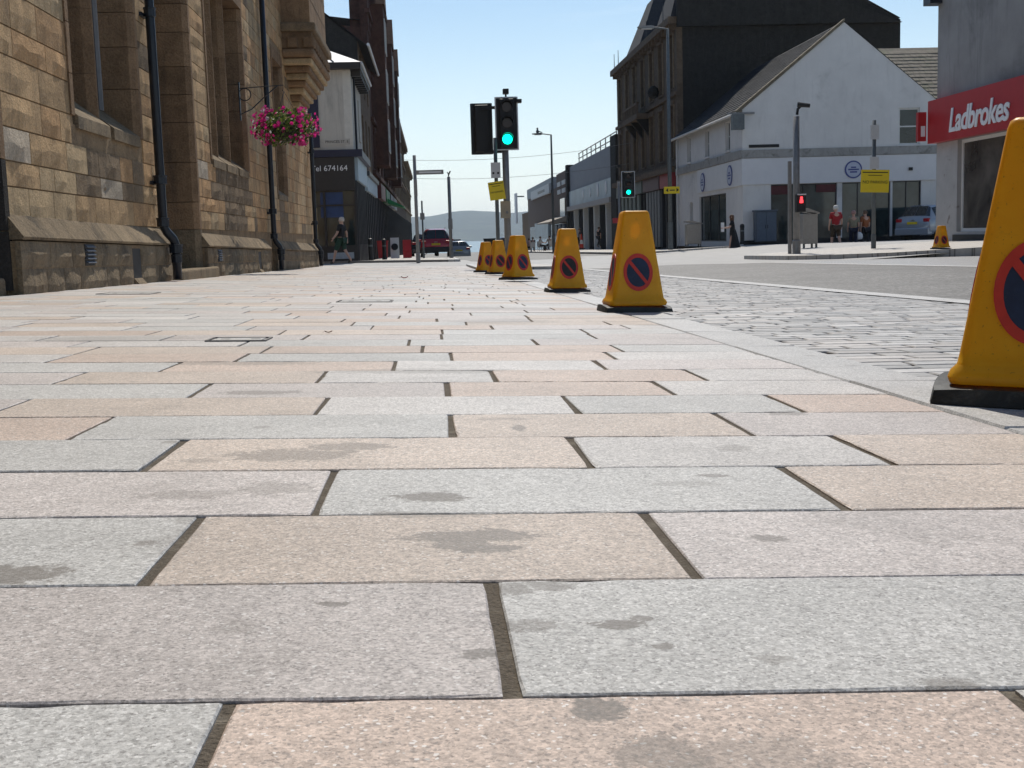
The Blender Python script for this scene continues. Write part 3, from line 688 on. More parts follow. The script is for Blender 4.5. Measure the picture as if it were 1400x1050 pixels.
stones = []
z = .52
JW = .17    # smooth dressed margin round openings
while z < TOPZ - .3:
    h = rnd.choice((.19, .22, .25, .28)); z1 = z + h
    cuts = []
    for k, (a, b, c, d) in OPEN.items():
        if z1 > c - .02 and z < d + .2: cuts.append((a - JW, b + JW))
    cuts.sort(); segs = []; p = -8
    for a, b in cuts:
        if a > p: segs.append((p, a))
        p = max(p, b)
    segs.append((p, END - .3))
    for a, b in segs:
        u = a
        while u < b - .02:
            L = rnd.choice((.38, .5, .62, .8, .95)); e = u + L
            if b - e < .3: e = b
            soot = any(w[0] - .05 < (u + e) / 2 < w[1] + .05 and z1 <= w[2] + .05 for k, w in OPEN.items() if k[0] == 'w')
            stones.append((u + .006, e - .006, z + .006, z1 - .006, soot)); u = e
    z = z1
SM = [S_TAN, S_ORANGE, S_BUFF, S_SOOT, S_PALE]
def stone_mat(soot, u, z):
    if soot: return rnd.choices(range(5), (18, 8, 6, 66, 2))[0]
    if 9 < u < 9.45 and .8 < z < 1.12: return 4
    return rnd.choices(range(5), (48, 26, 24, 2, .4))[0]
def vis(s):   # stones in view, nearest first
    u, zz = (s[0] + s[1]) / 2, (s[2] + s[3]) / 2
    if u < 9 or zz > .28 + u * .218: return 1e6 + abs(u)
    return u
stones.sort(key=vis)
rest = MB()
for i, s in enumerate(stones):
    mi = stone_mat(s[4], s[0], s[2]); rough = .024 if mi == 4 else .011
    if i < 290:
        mb = MB(); stone_geo(mb, PW, *s[:4], -.012, .012, rough)
        c = Vector(PW((s[0] + s[1]) / 2, 0, (s[2] + s[3]) / 2))
        o = bpy.data.objects.new('stone_block', mb.mesh('stone_block', SM[mi], c)); col.objects.link(o); o.parent = wall; o.location = c - world_org(wall)
    else: stone_geo(rest, PW, *s[:4], -.012, .012, rough, 2, 1, mi)
tag(rest.obj('stone_blocks_beyond', SM, wall), kind='stuff')
# dressed stones round the openings, one block after another
def dressed(a, b, c, d, head=True, foot=None):
    zz = max(c, .52 if foot is None else foot)
    for side in (0, 1):
        z = zz
        while z < d:
            h = min(rnd.choice((.36, .44, .52)), d - z)
            if d - (z + h) < .12: h = d - z
            wdt = JW if rnd.random() < .5 else JW - .002
            u0, u1 = (a - wdt, a) if side == 0 else (b, b + wdt)
            ch = .07
            # block with chamfered arris towards the opening
            if side == 0: poly = [(u0 + .004, -.03), (u1 - ch, -.03 + .037), (u1, -.06), (u1, -.44), (u0 + .004, -.44)]; poly[0] = (u0 + .004, .007); poly[1] = (u1 - ch, .007)
            else: poly = [(u1 - .004, .007), (u0 + ch, .007), (u0, -.06), (u0, -.44), (u1 - .004, -.44)]
            MB().prism(poly, lambda q, t: PW(q[0], q[1], t), z + .004, z + h - .004).obj('jamb_stone', (S_BLACK if a < 10 else S_PLINTH) if foot is not None and z < .5 else S_DRESS, wall)  # low door jambs darker: recess shade and dirt put into the stone colour
            z += h
    if head: MB().boxp(PW, a - JW, b + JW, -.44, .006, d + .003, d + .24).obj('lintel', S_DRESS, wall)
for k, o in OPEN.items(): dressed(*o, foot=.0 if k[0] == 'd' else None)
# windows: sloped sill, mullions, leaded panes behind
def civic_window(k, lights):
    a, b, c, d = OPEN[k]
    w = MB(); fr = .05
    n = lights; mw = .14; lw = ((b - a) - (n - 1) * mw) / n
    win = MB().boxp(PW, a, b, -.47, -.44, d - .05, d - .003).obj('window', S_DRESS, B)
    for i in range(n):
        u0 = a + i * (lw + mw); u1 = u0 + lw
        MB().boxp(PW, u0 + .003, u1 - .003, -.40, -.385, c + .25, d - .06).obj('pane', M_GLASS, win)
        MB().prism([(-.42, c + .34), (-.42, c - .1), (.012, c - .1), (.012, c + .01)], lambda q, t: PW(t, q[0], q[1]), u0 + .002, u1 - .002).obj('sill', S_PLINTH, win)
        mbb = MB(); mbb.boxp(PW, u0 + .003, u0 + .045, -.385, -.35, c + .3, d - .06); mbb.boxp(PW, u1 - .045, u1 - .003, -.385, -.35, c + .3, d - .06); mbb.boxp(PW, u0 + .045, u1 - .045, -.385, -.355, c + 1.5, c + 1.55)
        mbb.obj('casement', simple('grey_casement', (.33, .33, .34), .5, .1, 8, .1), win)
        if i < n - 1:
            m0 = u1; poly = [(m0, -.40), (m0, -.2), (m0 + .05, -.11), (m0 + mw - .05, -.11), (m0 + mw, -.2), (m0 + mw, -.40)]
            z = c - .1
            while z < d:
                h = min(.62, d - z); MB().prism(poly, lambda q, t: PW(q[0], q[1], t), z + .002, z + h - .002).obj('mullion', S_DRESS, win); z += h
    return win
civic_window('w1', 2); civic_window('w2', 3); civic_window('w3', 1); civic_window('w4', 2)
# doorways: deep recess, timber door
for k in ('d0', 'd1'):
    a, b, c, d = OPEN[k]; gz = .09 + G((a + b) / 2)
    door = MB().boxp(PW, a + .25, b - .25, -1.0, -.95, gz + .1, d - .3).obj('door', M_WOOD, B)
    for i in range(5):
        u = a + .28 + i * (b - a - .56) / 5; MB().boxp(PW, u + .01, u + (b - a - .56) / 5 - .01, -.95, -.93, gz + .12, d - .34).obj('board', M_WOOD, door)
    MB().cyl(PW(b - .45, -.92, gz + 1.1), PW(b - .45, -.88, gz + 1.1), .03).obj('handle', M_IRON, door)
    rv = MB()
    for side in (0, 1):
        z = gz - .1
        while z < d:
            h = min(.46, d - z)
            for d0_, d1_, off in ((-.98, -.72, .14), (-.72, -.44, .06)):
                u0, u1 = (a - .2, a + off) if side == 0 else (b - off, b + .2)
                MB().boxp(PW, u0, u1, d0_ + .003, d1_ - .003, z + .003, z + h - .003).obj('reveal_stone', S_DRESS, wall)
            z += h
    MB().boxp(PW, a - .2, b + .2, -.98, -.44, d + .004, d + .3).obj('soffit', S_DRESS, wall)
    st = MB(); g2 = G(b) + .09
    st.add([PW(u, dd, zz) for zz in (g2 - .2, G(a) + .09 + .11) for u, dd in ((a + .05, -.94), (b + .45, -.94), (b + .45, .16), (a + .05, .16))] if k == 'd1' else [PW(u, dd, zz) for zz in (g2 - .2, g2 + .13) for u, dd in ((a, -.94), (b, -.94), (b, .0), (a, .0))],
           [(0, 3, 2, 1), (4, 5, 6, 7), (0, 1, 5, 4), (1, 2, 6, 5), (2, 3, 7, 6), (3, 0, 4, 7)])
    st.obj('doorstep', S_PLINTH, B, bevel=.025)
# plinth: two courses and a sloping weathering, following the fall of the street
def gw(u): return .09 + G(u)
def PPL(u, d, z): return PW(u, d, z + gw(u))
for a, b in ((-8, 7.2), (9.13, 14.3), (16.56, 22.9), (23.9, 32.42)):
    core = MB(); core.boxp(PPL, a + .012, b - .012, -.05, .078, -.3, .395); core.obj('plinth', S_MORTAR, B)
    pl = B.children[-1]
    for z0, z1 in ((-.06, .19), (.19, .40)):
        u = a
        while u < b - .01:
            L = rnd.choice((.45, .58, .7, .85)); e = u + L
            if b - e < .25: e = b
            parts = [(u, e)]
            for va, vb, v0, v1 in ((10.77, 11.08, .21, .39), (12.46, 12.8, -.02, .36), (17.3, 17.62, .2, .38), (21.3, 21.65, 0, .36)):
                if z1 > v0 + .05 and z0 < v1 - .05: parts = [q for s0, s1 in parts for q in ((s0, min(s1, va)), (max(s0, vb), s1)) if q[1] - q[0] > .05]
            for s0, s1 in parts:
                mb = MB(); stone_geo(mb, PPL, s0 + .006, s1 - .006, z0 + .005, z1 - .005, .07, .03, .008)
                c = Vector(PPL((s0 + s1) / 2, 0, z0)); o = bpy.data.objects.new('plinth_stone', mb.mesh('plinth_stone', S_PLINTH, c)); col.objects.link(o); o.parent = pl; o.location = c - world_org(pl)
            u = e
    u = a - .0
    while u < b - .01:
        e = min(b, u + rnd.choice((.8, 1.0, 1.25)));  e = b if b - e < .3 else e
        MB().prism([(-.05, .405), (.10, .405), (.112, .425), (-.012, .60), (-.05, .60)], lambda q, t: PPL(t, q[0], q[1]), u + .003, e - .003).obj('weathering_stone', S_PLINTH, pl)
        u = e
# ventilators and cellar lights in the plinth
for va, vb, v0, v1 in ((10.77, 11.08, .2, .39), (17.3, 17.62, .2, .38)):
    v = MB().boxp(PPL, va + .005, vb - .005, -.04, .082, v0, v1).obj('vent', M_BLACK, B)
    for i in range(5):
        z = v0 + .02 + i * (v1 - v0 - .02) / 5
        MB().prism([(.084, z), (.105, z), (.105, z + .006), (.084, z + .024)], lambda q, t: PPL(t, q[0], q[1]), va + .02, vb - .02).obj('slat', simple('vent_grey', (.08, .09, .11), .5, .15, 9, .1), v)
for va, vb, v0, v1 in ((12.46, 12.8, .0, .36), (21.3, 21.65, 0, .36)):
    v = MB().boxp(PPL, va + .004, vb - .004, -.06, .079, v0 + .05, v1).obj('cellar_light', M_BLACK, B)
    MB().prism([(.081, v0 - .02), (.13, v0 - .02), (.13, v0 + .0), (.081, v0 + .06)], lambda q, t: PPL(t, q[0], q[1]), va, vb).obj('sill', S_PLINTH, v)
# black cast iron downpipes with collars and swan neck over the plinth
def downpipe(u, top):
    g = gw(u); r = .05; d = .09
    pts = [PW(u, d, z) for z in (top, 2.5, g + .62)] + [PW(u + .03, d + .03, g + .55), PW(u + .08, d + .085, g + .47), PW(u + .1, d + .105, g + .40), PW(u + .1, d + .105, g + .02)]
    p = MB().tube(pts, r, 12).obj('downpipe', M_IRON, B, smooth=True)
    for uu, dd, z, rr in ((u, d, g + 1.13, .074), (u, d, g + .66, .07), (u + .1, d + .105, g + .36, .075), (u, d, g + 2.95, .066), (u + .1, d + .105, g + .25, .062)):
        MB().lathe([(rr * .8, -.05), (rr, -.045), (rr, .03), (rr * 1.08, .035), (rr * 1.08, .05), (rr * .7, .052)], 12, PW(uu, dd, z)).obj('collar', M_IRON, p, smooth=False)
    for z in (g + 1.1, g + 2.92):
        MB().boxp(PW, u - .11, u + .11, -.01, .03, z - .02, z + .02).obj('bracket', M_IRON, p)
downpipe(13.9, 6.2); downpipe(23.45, 7.5); downpipe(31.75, 3.6)
# corbelled oriel over the narrow window
OY0, OY1 = 27.2, 31.3
def orielbox(name, proj, z0, z1, m, inset=0):
    return MB().boxp(PW, OY0 + inset, OY1 - inset, -.05, proj, z0, z1).obj(name, m, B)
ori = orielbox('oriel', .62, 5.06, 9.2, S_DRESS)
def oc(name, proj, z0, z1, inset, m=S_DRESS, bev=.0): return MB().boxp(PW, OY0 + inset, OY1 - inset, -.05, proj, z0, z1).obj(name, m, ori, bevel=bev)
oc('string_course', .74, 4.86, 5.055, -.12, S_SOOT, .04)
oc('frieze', .64, 4.52, 4.855, -.02)
u = OY0 + .05
while u < OY1 - .2:
    MB().boxp(PW, u, u + .22, .645, .70, 4.53, 4.75).obj('dentil', S_DRESS, ori, bevel=.03); u += .42
for i in range(2): MB().boxp(PW, OY0 - .10, OY0 - .025, .12 + i * .34, .34 + i * .34, 4.53, 4.75).obj('dentil', S_DRESS, ori, bevel=.02)
oc('roll_moulding', .69, 4.33, 4.515, -.08, S_DRESS, .07)
for i in range(8):
    t = i / 8; oc('corbel_course', .62 * (1 - t) ** .9, 4.32 - .13 * (i + 1), 4.316 - .13 * i, .05 + .22 * i, S_DRESS if i % 2 else S_BUFF, .03)
for zz in (5.6, 6.15, 6.7): MB().boxp(PW, OY0 - .004, OY1 + .004, -.04, .624, zz, zz + .012).obj('joint', S_SOOT, ori)
window(ori, PX(WX + .62, 1), OY0 + .8, OY1 - .8, 5.9, 8.0, .12, M_FRAME_W)
oc('cornice', .8, 9.2, 9.45, -.15)
# end wall and roof
MB().boxp(PY(END + .02), -20, WX - .52, -.3, .02, -.9, TOPZ).obj('end_wall', S_TAN, B)
rb = MB(); rb.add([(WX + .25, -8, TOPZ + .002), (WX + .25, END + .2, TOPZ + .002), (-11, END - 5, 14), (-11, -8, 14), (-19, END + .2, TOPZ + .002), (-19, -8, TOPZ + .002)], [(0, 1, 2, 3), (3, 2, 4, 5), (1, 4, 2), (0, 3, 5)])
rb.obj('roof', M_SLATE, B)

# ---------------- cream corner shop across the side street
CX, CY = -3.0, 49
B = thing('cream_corner_shop', 'small cream corner building with dark shop awning showing a telephone number', 'shop', (CX - 1, CY, -.5))
PN = PY(CY); PS = PX(CX, 1)
w = wall_grid(PN, -11, CX, 3.95, 7.05, [(-6.6, -5.1, 4.1, 6.7)], .3).obj('wall', M_CREAM, B)
wall_grid(PS, CY + .302, 55.8, 3.95, 7.05, [(50.5, 51.4, 4.7, 6.4), (53.3, 54.2, 4.7, 6.4)], .3).obj('wall', M_CREAM, B)
MB().boxp(PS, CY - .006, CY + .24, -.3, .012, 3.96, 7.0).obj('corner_quoin', simple('quoin_cream', (.6, .57, .5), .8, .08, 4, .2), B)
for u0 in (50.5, 53.3): window(B, PS, u0, u0 + .9, 4.7, 6.4, .12, sill=M_CREAM)
window(B, PN, -6.6, -5.1, 4.1, 6.7, .1, M_BLUE, bars=(2, 2))
MB().boxp(PN, -5.08, -4.3, -.02, .05, 4.05, 6.6).obj('blue_panel', M_BLUE, B)
ev = MB(); ev.boxp(PN, -11, CX + .45, -.3, .4, 7.05, 7.28); ev.boxp(PS, CY + .304, 55.8, -.3, .447, 7.05, 7.278); ev.obj('eaves', M_SHOPDARK, B)
for i in range(9): MB().boxp(PS, CY + .2 + i * .72, CY + .38 + i * .72, .01, .40, 6.82, 7.048).obj('eaves_bracket', M_SHOPDARK, B)
MB().tube([PS(u, .48, 7.26) for u in (CY - .3, 55.8)], .06, 8).obj('gutter', simple('pale_gutter', (.55, .56, .57), .4, .1, 5, .1), B)
rf = MB(); rf.add([(-11, CY - .42, 7.285), (CX + .46, CY - .42, 7.285), (CX + .46, 55.8, 7.285), (-4.6, 55.8, 8.35), (-4.6, 51.0, 8.35), (-11, 51.0, 8.35)], [(0, 1, 4, 5), (1, 2, 3, 4), (3, 5, 4)])
rr = rf.obj('roof', M_LEAD, B)
for i in range(6):
    x = -3.6 - i * .55
    MB().tube([(x, CY - .40, 7.30), (x - .0 if x < -4.6 else -4.55, 50.98, 8.37)], .03, 6).obj('roof_roll', M_SLATE, rr)
tp = MB().boxp(PN, -11, CX + .36, -.2, .22, 3.66, 3.945).obj('cornice', M_BLUE, B); MB().boxp(PS, CY + .23, 55.8, -.2, .33, 3.66, 3.943).obj('cornice', M_BLUE, B)
aw = MB().boxp(PN, -11, CX + .02, -.1, .14, 2.35, 3.655).obj('fascia', M_SHOPDARK, B)
lettering('Tel 674164', .31, M_LETTER, aw, (-3.97, CY - .155, 3.22), '-y', ext=.008, spacing=1.02)
MB().boxp(PS, CY + .2, 55.8, -.1, .15, 2.75, 3.655).obj('fascia', simple('pale_blue_sign', (.42, .52, .58), .5, .1, 3, .05), B)
sf = MB()
for u in (-8.2, -6.6, -5.05, -4.28, -3.08): sf.boxp(PN, u, u + .09, -.1, .06, -.6, 2.345)
sf.boxp(PN, -11, CX, -.1, .055, -.6, .18); sf.boxp(PN, -11, CX, -.1, .05, 1.75, 1.81); sf.obj('shopfront_frame', M_SHOPDARK, B)
MB().boxp(PN, -11, CX - .02, -.12, -.06, .18, 2.345).obj('shop_window', M_GLASS_TEAL, B)
MB().boxp(PN, -6.4, -4.55, -.05, -.03, .45, 1.7).obj('board', simple('ply_board', (.35, .26, .12), .7, .15, 5, .1), B)
MB().boxp(PN, -4.4, -3.5, -.05, -.03, 1.3, 2.3).obj('poster', simple('blue_poster', (.02, .05, .14), .5, .2, 3, .05), B)
MB().boxp(PN, -5.3, -4.7, -.045, -.02, .9, 1.35).obj('paper_notice', M_LETTER, B)
MB().boxp(PN, -4.2, -3.15, -.02, .062, -.35, -.1).obj('tiled_stallriser', simple('pale_tiles', (.3, .34, .38), .4, .2, 12, .2), B)
sf = MB()
for i in range(7): sf.boxp(PS, CY + .1 + i * .94, CY + .24 + i * .94, -.1, .08, -.6, 2.745)
sf.boxp(PS, CY, 55.8, -.12, .05, -.6, .2); sf.obj('shopfront_frame', M_FRAME_D, B)
MB().boxp(PS, CY + .2, 55.7, -.14, -.04, .2, 2.745).obj('shop_window', M_GLASS, B)
sp = MB().boxp(PN, -4.14, -3.12, .001, .025, 4.15, 4.38).obj('street_name_plate', M_CREAM, B)
lettering('PRINCES ST. E', .15, M_BLACK, sp, (-3.63, CY - .03, 4.265), '-y', ext=.003)
MB().tube([PS(CY + 1.0, .08, z) for z in (7.0, 3.9)], .045, 8).obj('downpipe', M_IRON, B)

# ---------------- dark stone gable building behind it
B = thing('dark_stone_tenement', 'dark sooty stone house with steep slate gable rising above the cream shop', 'building', (-4, 56, -.5))
PN = PY(55.9); PS = PX(-3.05, 1)
MB().prism([(-3.05, -.9), (-3.05, 9.3), (-8, 13.2), (-13, 9.3), (-13, -.9)], lambda q, t: (q[0], t, q[1]), 55.9, 56.2).obj('gable_wall', S_BLACK, B)
wall_grid(PS, 56.21, 66, -.9, 9.3, [(57.4 + i * 2.9, 58.5 + i * 2.9, z, z + 1.8) for i in range(3) for z in (4.4, 7.2)], .3).obj('wall', S_DARK, B)
for i in range(3):
    for z in (4.4, 7.2): window(B, PS, 57.4 + i * 2.9, 58.5 + i * 2.9, z, z + 1.8, .14, M_FRAME_W)
sf = MB()
for i in range(6): sf.boxp(PS, 56.3 + i * 1.85, 56.5 + i * 1.85, 0, .12, -.9, 2.9)
sf.boxp(PS, 56.2, 66, 0, .3, 3.3, 3.5); sf.obj('shopfront_frame', M_FRAME_D, B)
MB().boxp(PS, 56.4, 66, .002, .05, -.3, 2.6).obj('shop_window', M_GLASS_TEAL, B)
MB().boxp(PS, 56.2, 66, 0, .2, 2.62, 3.29).obj('fascia', simple('pale_blue_sign', (.42, .52, .58)), B)
rf = MB(); rf.add([(-2.6, 55.8, 9.05), (-2.6, 66, 9.05), (-8, 66, 13.35), (-8, 55.8, 13.35), (-13.3, 66, 9.1), (-13.3, 55.8, 9.1)], [(0, 1, 2, 3), (3, 2, 4, 5)]); rf.obj('roof', M_SLATE, B)
MB().tube([PS(u, .5, 9.08) for u in (55.8, 66)], .07, 8).obj('gutter', simple('pale_gutter', (.55, .56, .57)), B)
ch = MB().box(-8.6, -7.4, 55.95, 56.9, 12.2, 14.6).obj('chimney', S_BLACK, B)
for i in range(3): MB().lathe([(.13, 0), (.12, .5), (.15, .52), (.1, .55)], 8, (-8.3 + i * .3, 56.4, 14.6)).obj('chimney_pot', S_RED, ch)

# ---------------- tall red sandstone tenement and the lower ones beyond
def tenement(name, label, X, sgn, y0, y1, zt, stone, bays, floors, z0=4.2, depth=10, shop=True, bayw=(), roofh=2.2, gable=True, gstone=None, spac=1.15, back=None):
    B = thing(name, label, 'building', (X, (y0 + y1) / 2, G((y0 + y1) / 2)))
    P = PX(X, sgn); hs = []; fh = (zt - z0) / floors; bw = (y1 - y0) / bays
    for f in range(floors):
        for i in range(bays):
            c = y0 + bw * (i + .5); hs.append((c - spac / 2, c + spac / 2, z0 + fh * f + .55, z0 + fh * f + fh - .45))
    w = wall_grid(P, y0, y1, -3, zt, hs + ([(y0 + .4, y1 - .4, -3, z0 - 1.1)] if shop else []), .35).obj('wall', stone, B)
    for h in hs:
        window(B, P, *h, .2, M_FRAME_W if rnd.random() < .5 else M_FRAME_D, sill=stone)
        MB().boxp(P, h[0] - .2, h[1] + .2, -.02, .12, h[3] + .002, h[3] + .28).obj('window_hood', stone, B)
        for s0, s1 in ((h[0] - .2, h[0] - .002), (h[1] + .002, h[1] + .2)): MB().boxp(P, s0, s1, -.02, .06, h[2], h[3]).obj('window_surround', S_SOOT if stone == S_DARK else stone, B)
    for f in range(floors): MB().boxp(P, y0 - .03, y1 + .03, -.1, .17, z0 + fh * f, z0 + fh * f + .22).obj('string_course', stone, B)
    MB().boxp(P, y0 - .1, y1 + .1, -.3, .5, zt + .002, zt + .4).obj('cornice', stone, B)
    for i in range(bays * 3): MB().boxp(P, y0 + .3 + i * bw / 3, y0 + .5 + i * bw / 3, .001, .4, zt - .3, zt).obj('cornice_bracket', stone, B)
    gm = gstone or stone; bx = X - sgn * depth; zb = zt if back is None else back
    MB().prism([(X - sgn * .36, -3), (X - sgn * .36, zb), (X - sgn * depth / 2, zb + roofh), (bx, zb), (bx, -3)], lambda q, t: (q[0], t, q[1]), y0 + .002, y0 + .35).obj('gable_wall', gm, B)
    rf = MB(); rf.add([(X, y0, zb + .35), (X, y1, zb + .35), (X - sgn * depth / 2, y1, zb + roofh + .35), (X - sgn * depth / 2, y0, zb + roofh + .35), (bx, y1, zb + .1), (bx, y0, zb + .1)], [(0, 1, 2, 3), (3, 2, 4, 5), (1, 4, 2)]); rf.obj('roof', M_SLATE, B)
    if shop:
        MB().boxp(P, y0 + .41, y1 - .41, -.3, -.2, -3, z0 - 1.1).obj('shop_window', M_GLASS, B)
        for i in range(bays * 2 + 1):
            u = y0 + .42 + i * (y1 - y0 - 1.0) / (bays * 2); MB().boxp(P, u, u + .16, -.2, .05, -3, z0 - 1.1).obj('shop_pilaster', M_FRAME_D, B)
    return B, P
B, P = tenement('red_sandstone_tenement', 'tall dark red-brown sandstone tenement with bay fronts, cornice and chimney', -3.05, 1, 66.2, 104, 15.2, S_RED, 8, 4, 3.9, 12, roofh=.8, back=11.6)
for i, y in enumerate((70, 84, 97)):
    bwn = MB().boxp(P, y, y + 3.2, .0, .75, 4.6, 13.5).obj('bay_projection', S_RED, B)
    for z in (5.4, 8.2, 11): window(bwn, PX(-3.05 + .752, 1), y + .5, y + 2.7, z, z + 1.8, -.06, M_FRAME_W, bars=(2, 2))
    MB().prism([(y - .1, 13.5), (y + 3.3, 13.5), (y + 1.6, 15.4)], lambda q, t: P(q[0], t, q[1]), .0, .85).obj('bay_pediment', S_RED, B)
ch = MB().box(-3.95, -3.0, 66.4, 69.2, 11.5, 18.2).obj('chimney', S_RED, B); MB().box(-4.1, -2.85, 66.25, 69.35, 14.9, 15.2).obj('chimney_cap', S_RED, ch)
for i, (nm, u, c) in enumerate((('red', 70, (.10, .015, .015)), ('green', 78, (.02, .16, .06)), ('blue', 86, (.03, .04, .08)), ('teal', 94, (.3, .3, .28)))):
    MB().boxp(P, u, u + 6.5, .01, .25, 2.75, 3.6).obj('fascia', simple('fascia_' + nm, c, .5, .1, 3, .05), B)
MB().prism([(0, 3.0), (1.0, 2.5), (1.0, 2.42), (0, 2.7)], lambda q, t: P(t, q[0] + .3, q[1]), 78, 83).obj('awning', simple('awning_green', (.03, .28, .10), .7, .1, 3, .1), B)
tenement('brown_stone_house', 'lower brown stone house with pale gutters towards the sea front', -3.1, 1, 104.3, 150, 11, S_DARK, 8, 3, 3.9, 11)
tenement('plain_brown_house', 'plain brown house last in the row before the sea', -3.1, 1, 150.4, 186, 9.6, S_SOOT, 6, 2, 4, 11)

# ---------------- white gabled corner shop on the right
B = thing('white_gabled_shop', 'white rendered gabled corner building with shop windows below a grey band', 'shop', (19.5, 57, -.35))
WY, WXL, WXR = 57, 14.75, 24.4; GZ = -.5
PN = PY(WY); PS = PX(WXL, -1)
GW = MB()
wall_grid(PN, WXL, WXR, GZ, 5.95, [(16.1, 19.3, GZ, 2.42), (19.55, 21.9, GZ, 2.42), (22.0, 23.4, GZ, 2.42), (22.28, 23.3, 4.12, 5.84)], .3, GW)
GW.prism([(WXL, 5.951), (WXR, 5.951), (19.62, 9.85)], lambda q, t: (q[0], t, q[1]), WY, WY + .3); gwall = GW.obj('gable_wall', M_RENDER, B)
wall_grid(PS, WY + .302, 72.4, GZ, 5.95, [(60.3, 66.4, -.22, 2.2), (68.1, 68.9, -.05, 1.98)] + [(u, u + .95, 4.25, 5.65) for u in (59.4, 63.9, 68.5)], .3).obj('wall', M_RENDER, B)
for u in (59.4, 63.9, 68.5): window(B, PS, u, u + .95, 4.25, 5.65, .14, M_FRAME_W, sill=M_RENDER)
window(B, PS, 68.1, 68.9, -.05, 1.98, .12, M_FRAME_W, bars=(1, 1))
window(B, PN, 22.28, 23.3, 4.12, 5.84, .08, M_FRAME_W, sill=M_RENDER, fw=.08)
bd = MB(); bd.boxp(PN, WXL - .10, WXR, -.01, .1, 3.68, 4.06); bd.boxp(PS, WY - .002, 72.4, -.01, .104, 3.681, 4.061); bd.obj('string_course', M_BAND, B)
fa = MB().boxp(PN, WXL - .06, WXR - .3, .001, .07, 2.44, 3.66).obj('fascia', simple('sign_white', (.66, .655, .66), .45, .04, 2, .05), B)
MB().boxp(PS, WY + .001, 66.6, .001, .064, 2.42, 3.66).obj('fascia', simple('sign_white', (.6, .61, .66)), B)
def disc(parent, P, u, z, r):
    f = lambda rr, d: [P(u + rr * cos(2 * pi * i / 28), d, z + rr * sin(2 * pi * i / 28)) for i in range(28)]
    D = MB().add(f(r, .074) + f(r, .10), [tuple(range(28)), tuple(range(28, 56))] + [(i, (i + 1) % 28, 28 + (i + 1) % 28, 28 + i) for i in range(28)]).obj('shop_emblem', simple('emblem_blue', (.06, .075, .24), .5, .05, 3, 0), parent)
    MB().add(f(r * .84, .101) + f(r * .84, .106), [tuple(range(28)), tuple(range(28, 56))] + [(i, (i + 1) % 28, 28 + (i + 1) % 28, 28 + i) for i in range(28)]).obj('emblem_face', simple('emblem_pale', (.45, .48, .58), .5, .05, 3, 0), D)
    mb = MB()
    for dz, w in ((.12, .3), (0, .62), (-.14, .42)): mb.boxp(P, u - r * w, u + r * w, .107, .111, z + dz * r * 2 - r * .08, z + dz * r * 2 + r * .08)
    mb.obj('emblem_mark', simple('emblem_blue', (.06, .075, .24)), D)
disc(B, PN, 20.06, 3.02, .42); disc(B, PS, 59.2, 3.0, .5); disc(B, PS, 65.2, 2.95, .5)
MB().boxp(PN, 22.75, 22.92, .07, .16, 2.9, 3.05).obj('alarm_box', M_BLACK, B)
for k, (a, b) in enumerate(((16.1, 19.3), (19.55, 21.9), (22.0, 23.4))):
    window(B, PN, a, b, GZ + .18, 2.42, .1, M_FRAME_D, M_GLASS_TEAL, bars=(2 if k != 1 else 3, 1), nm='shop_window')
M_DR = simple('dull_red', (.09, .015, .018), .6, .3, 4, .05); MB().boxp(PN, 16.12, 17.0, -.085, -.07, 1.95, 2.36).obj('window_poster', M_DR, B); MB().boxp(PN, 18.3, 19.25, -.085, -.07, 2.0, 2.36).obj('window_poster', M_DR, B)
window(B, PS, 60.3, 66.4, -.22, 2.2, .1, M_FRAME_D, M_GLASS_TEAL, bars=(3, 1), nm='shop_window')
MB().boxp(PN, WXL + .02, WXR, .0, .03, GZ, -.18).obj('base_course', M_BLACK, B)
s = 3.9 / 4.87; ang = math.atan2(3.9, 4.87); L = math.hypot(4.87, 3.9) + .35
cs, sn = cos(ang), sin(ang)
rb = MB(); rb.add([(WXL - .25, WY - .04, 5.78), (19.62, WY - .04, 9.9), (19.62, 72.4, 9.9), (WXL - .25, 72.4, 5.78), (24.6, WY - .04, 5.78), (24.6, 72.4, 5.78)], [(0, 1, 2, 3), (1, 4, 5, 2)])
rf = rb.obj('roof', M_SLATE, B)
roof_courses(rf, lambda a, s_, h: (WXL - .3 + s_ * cs - h * sn, WY - .06 + a, 5.75 + s_ * sn + h * cs + .03), 0, 15.4, L, M_SLATE)
vg = MB().prism([(WXL - .3, 5.74), (19.62, 9.88), (19.62, 10.0), (WXL - .3, 5.9)], lambda q, t: (q[0], t, q[1]), WY - .09, WY + .35).obj('verge', simple('verge_mortar', (.17, .14, .095), .9, .4, 6, .8, 18, .03), B)
MB().tube([PS(u, .34, 5.76) for u in (WY - .05, 72.4)], .07, 8).obj('gutter', M_RENDER, B)
MB().tube([PS(71.9, .1, z) for z in (5.7, GZ)], .06, 8).obj('downpipe', M_RENDER, B)
# camera bracket box near the corner and street plate
MB().boxp(PN, 14.0, 15.3, .05, .15, 5.72, 5.8).obj('bracket_arm', M_STEEL, B); MB().boxp(PN, 14.2, 14.75, .0, .4, 5.0, 5.7).obj('flood_lamp', M_STEEL_D, B)
MB().boxp(PN, 15.05, 16.5, .001, .03, 4.16, 4.3).obj('street_name_plate', M_BLACK, B)
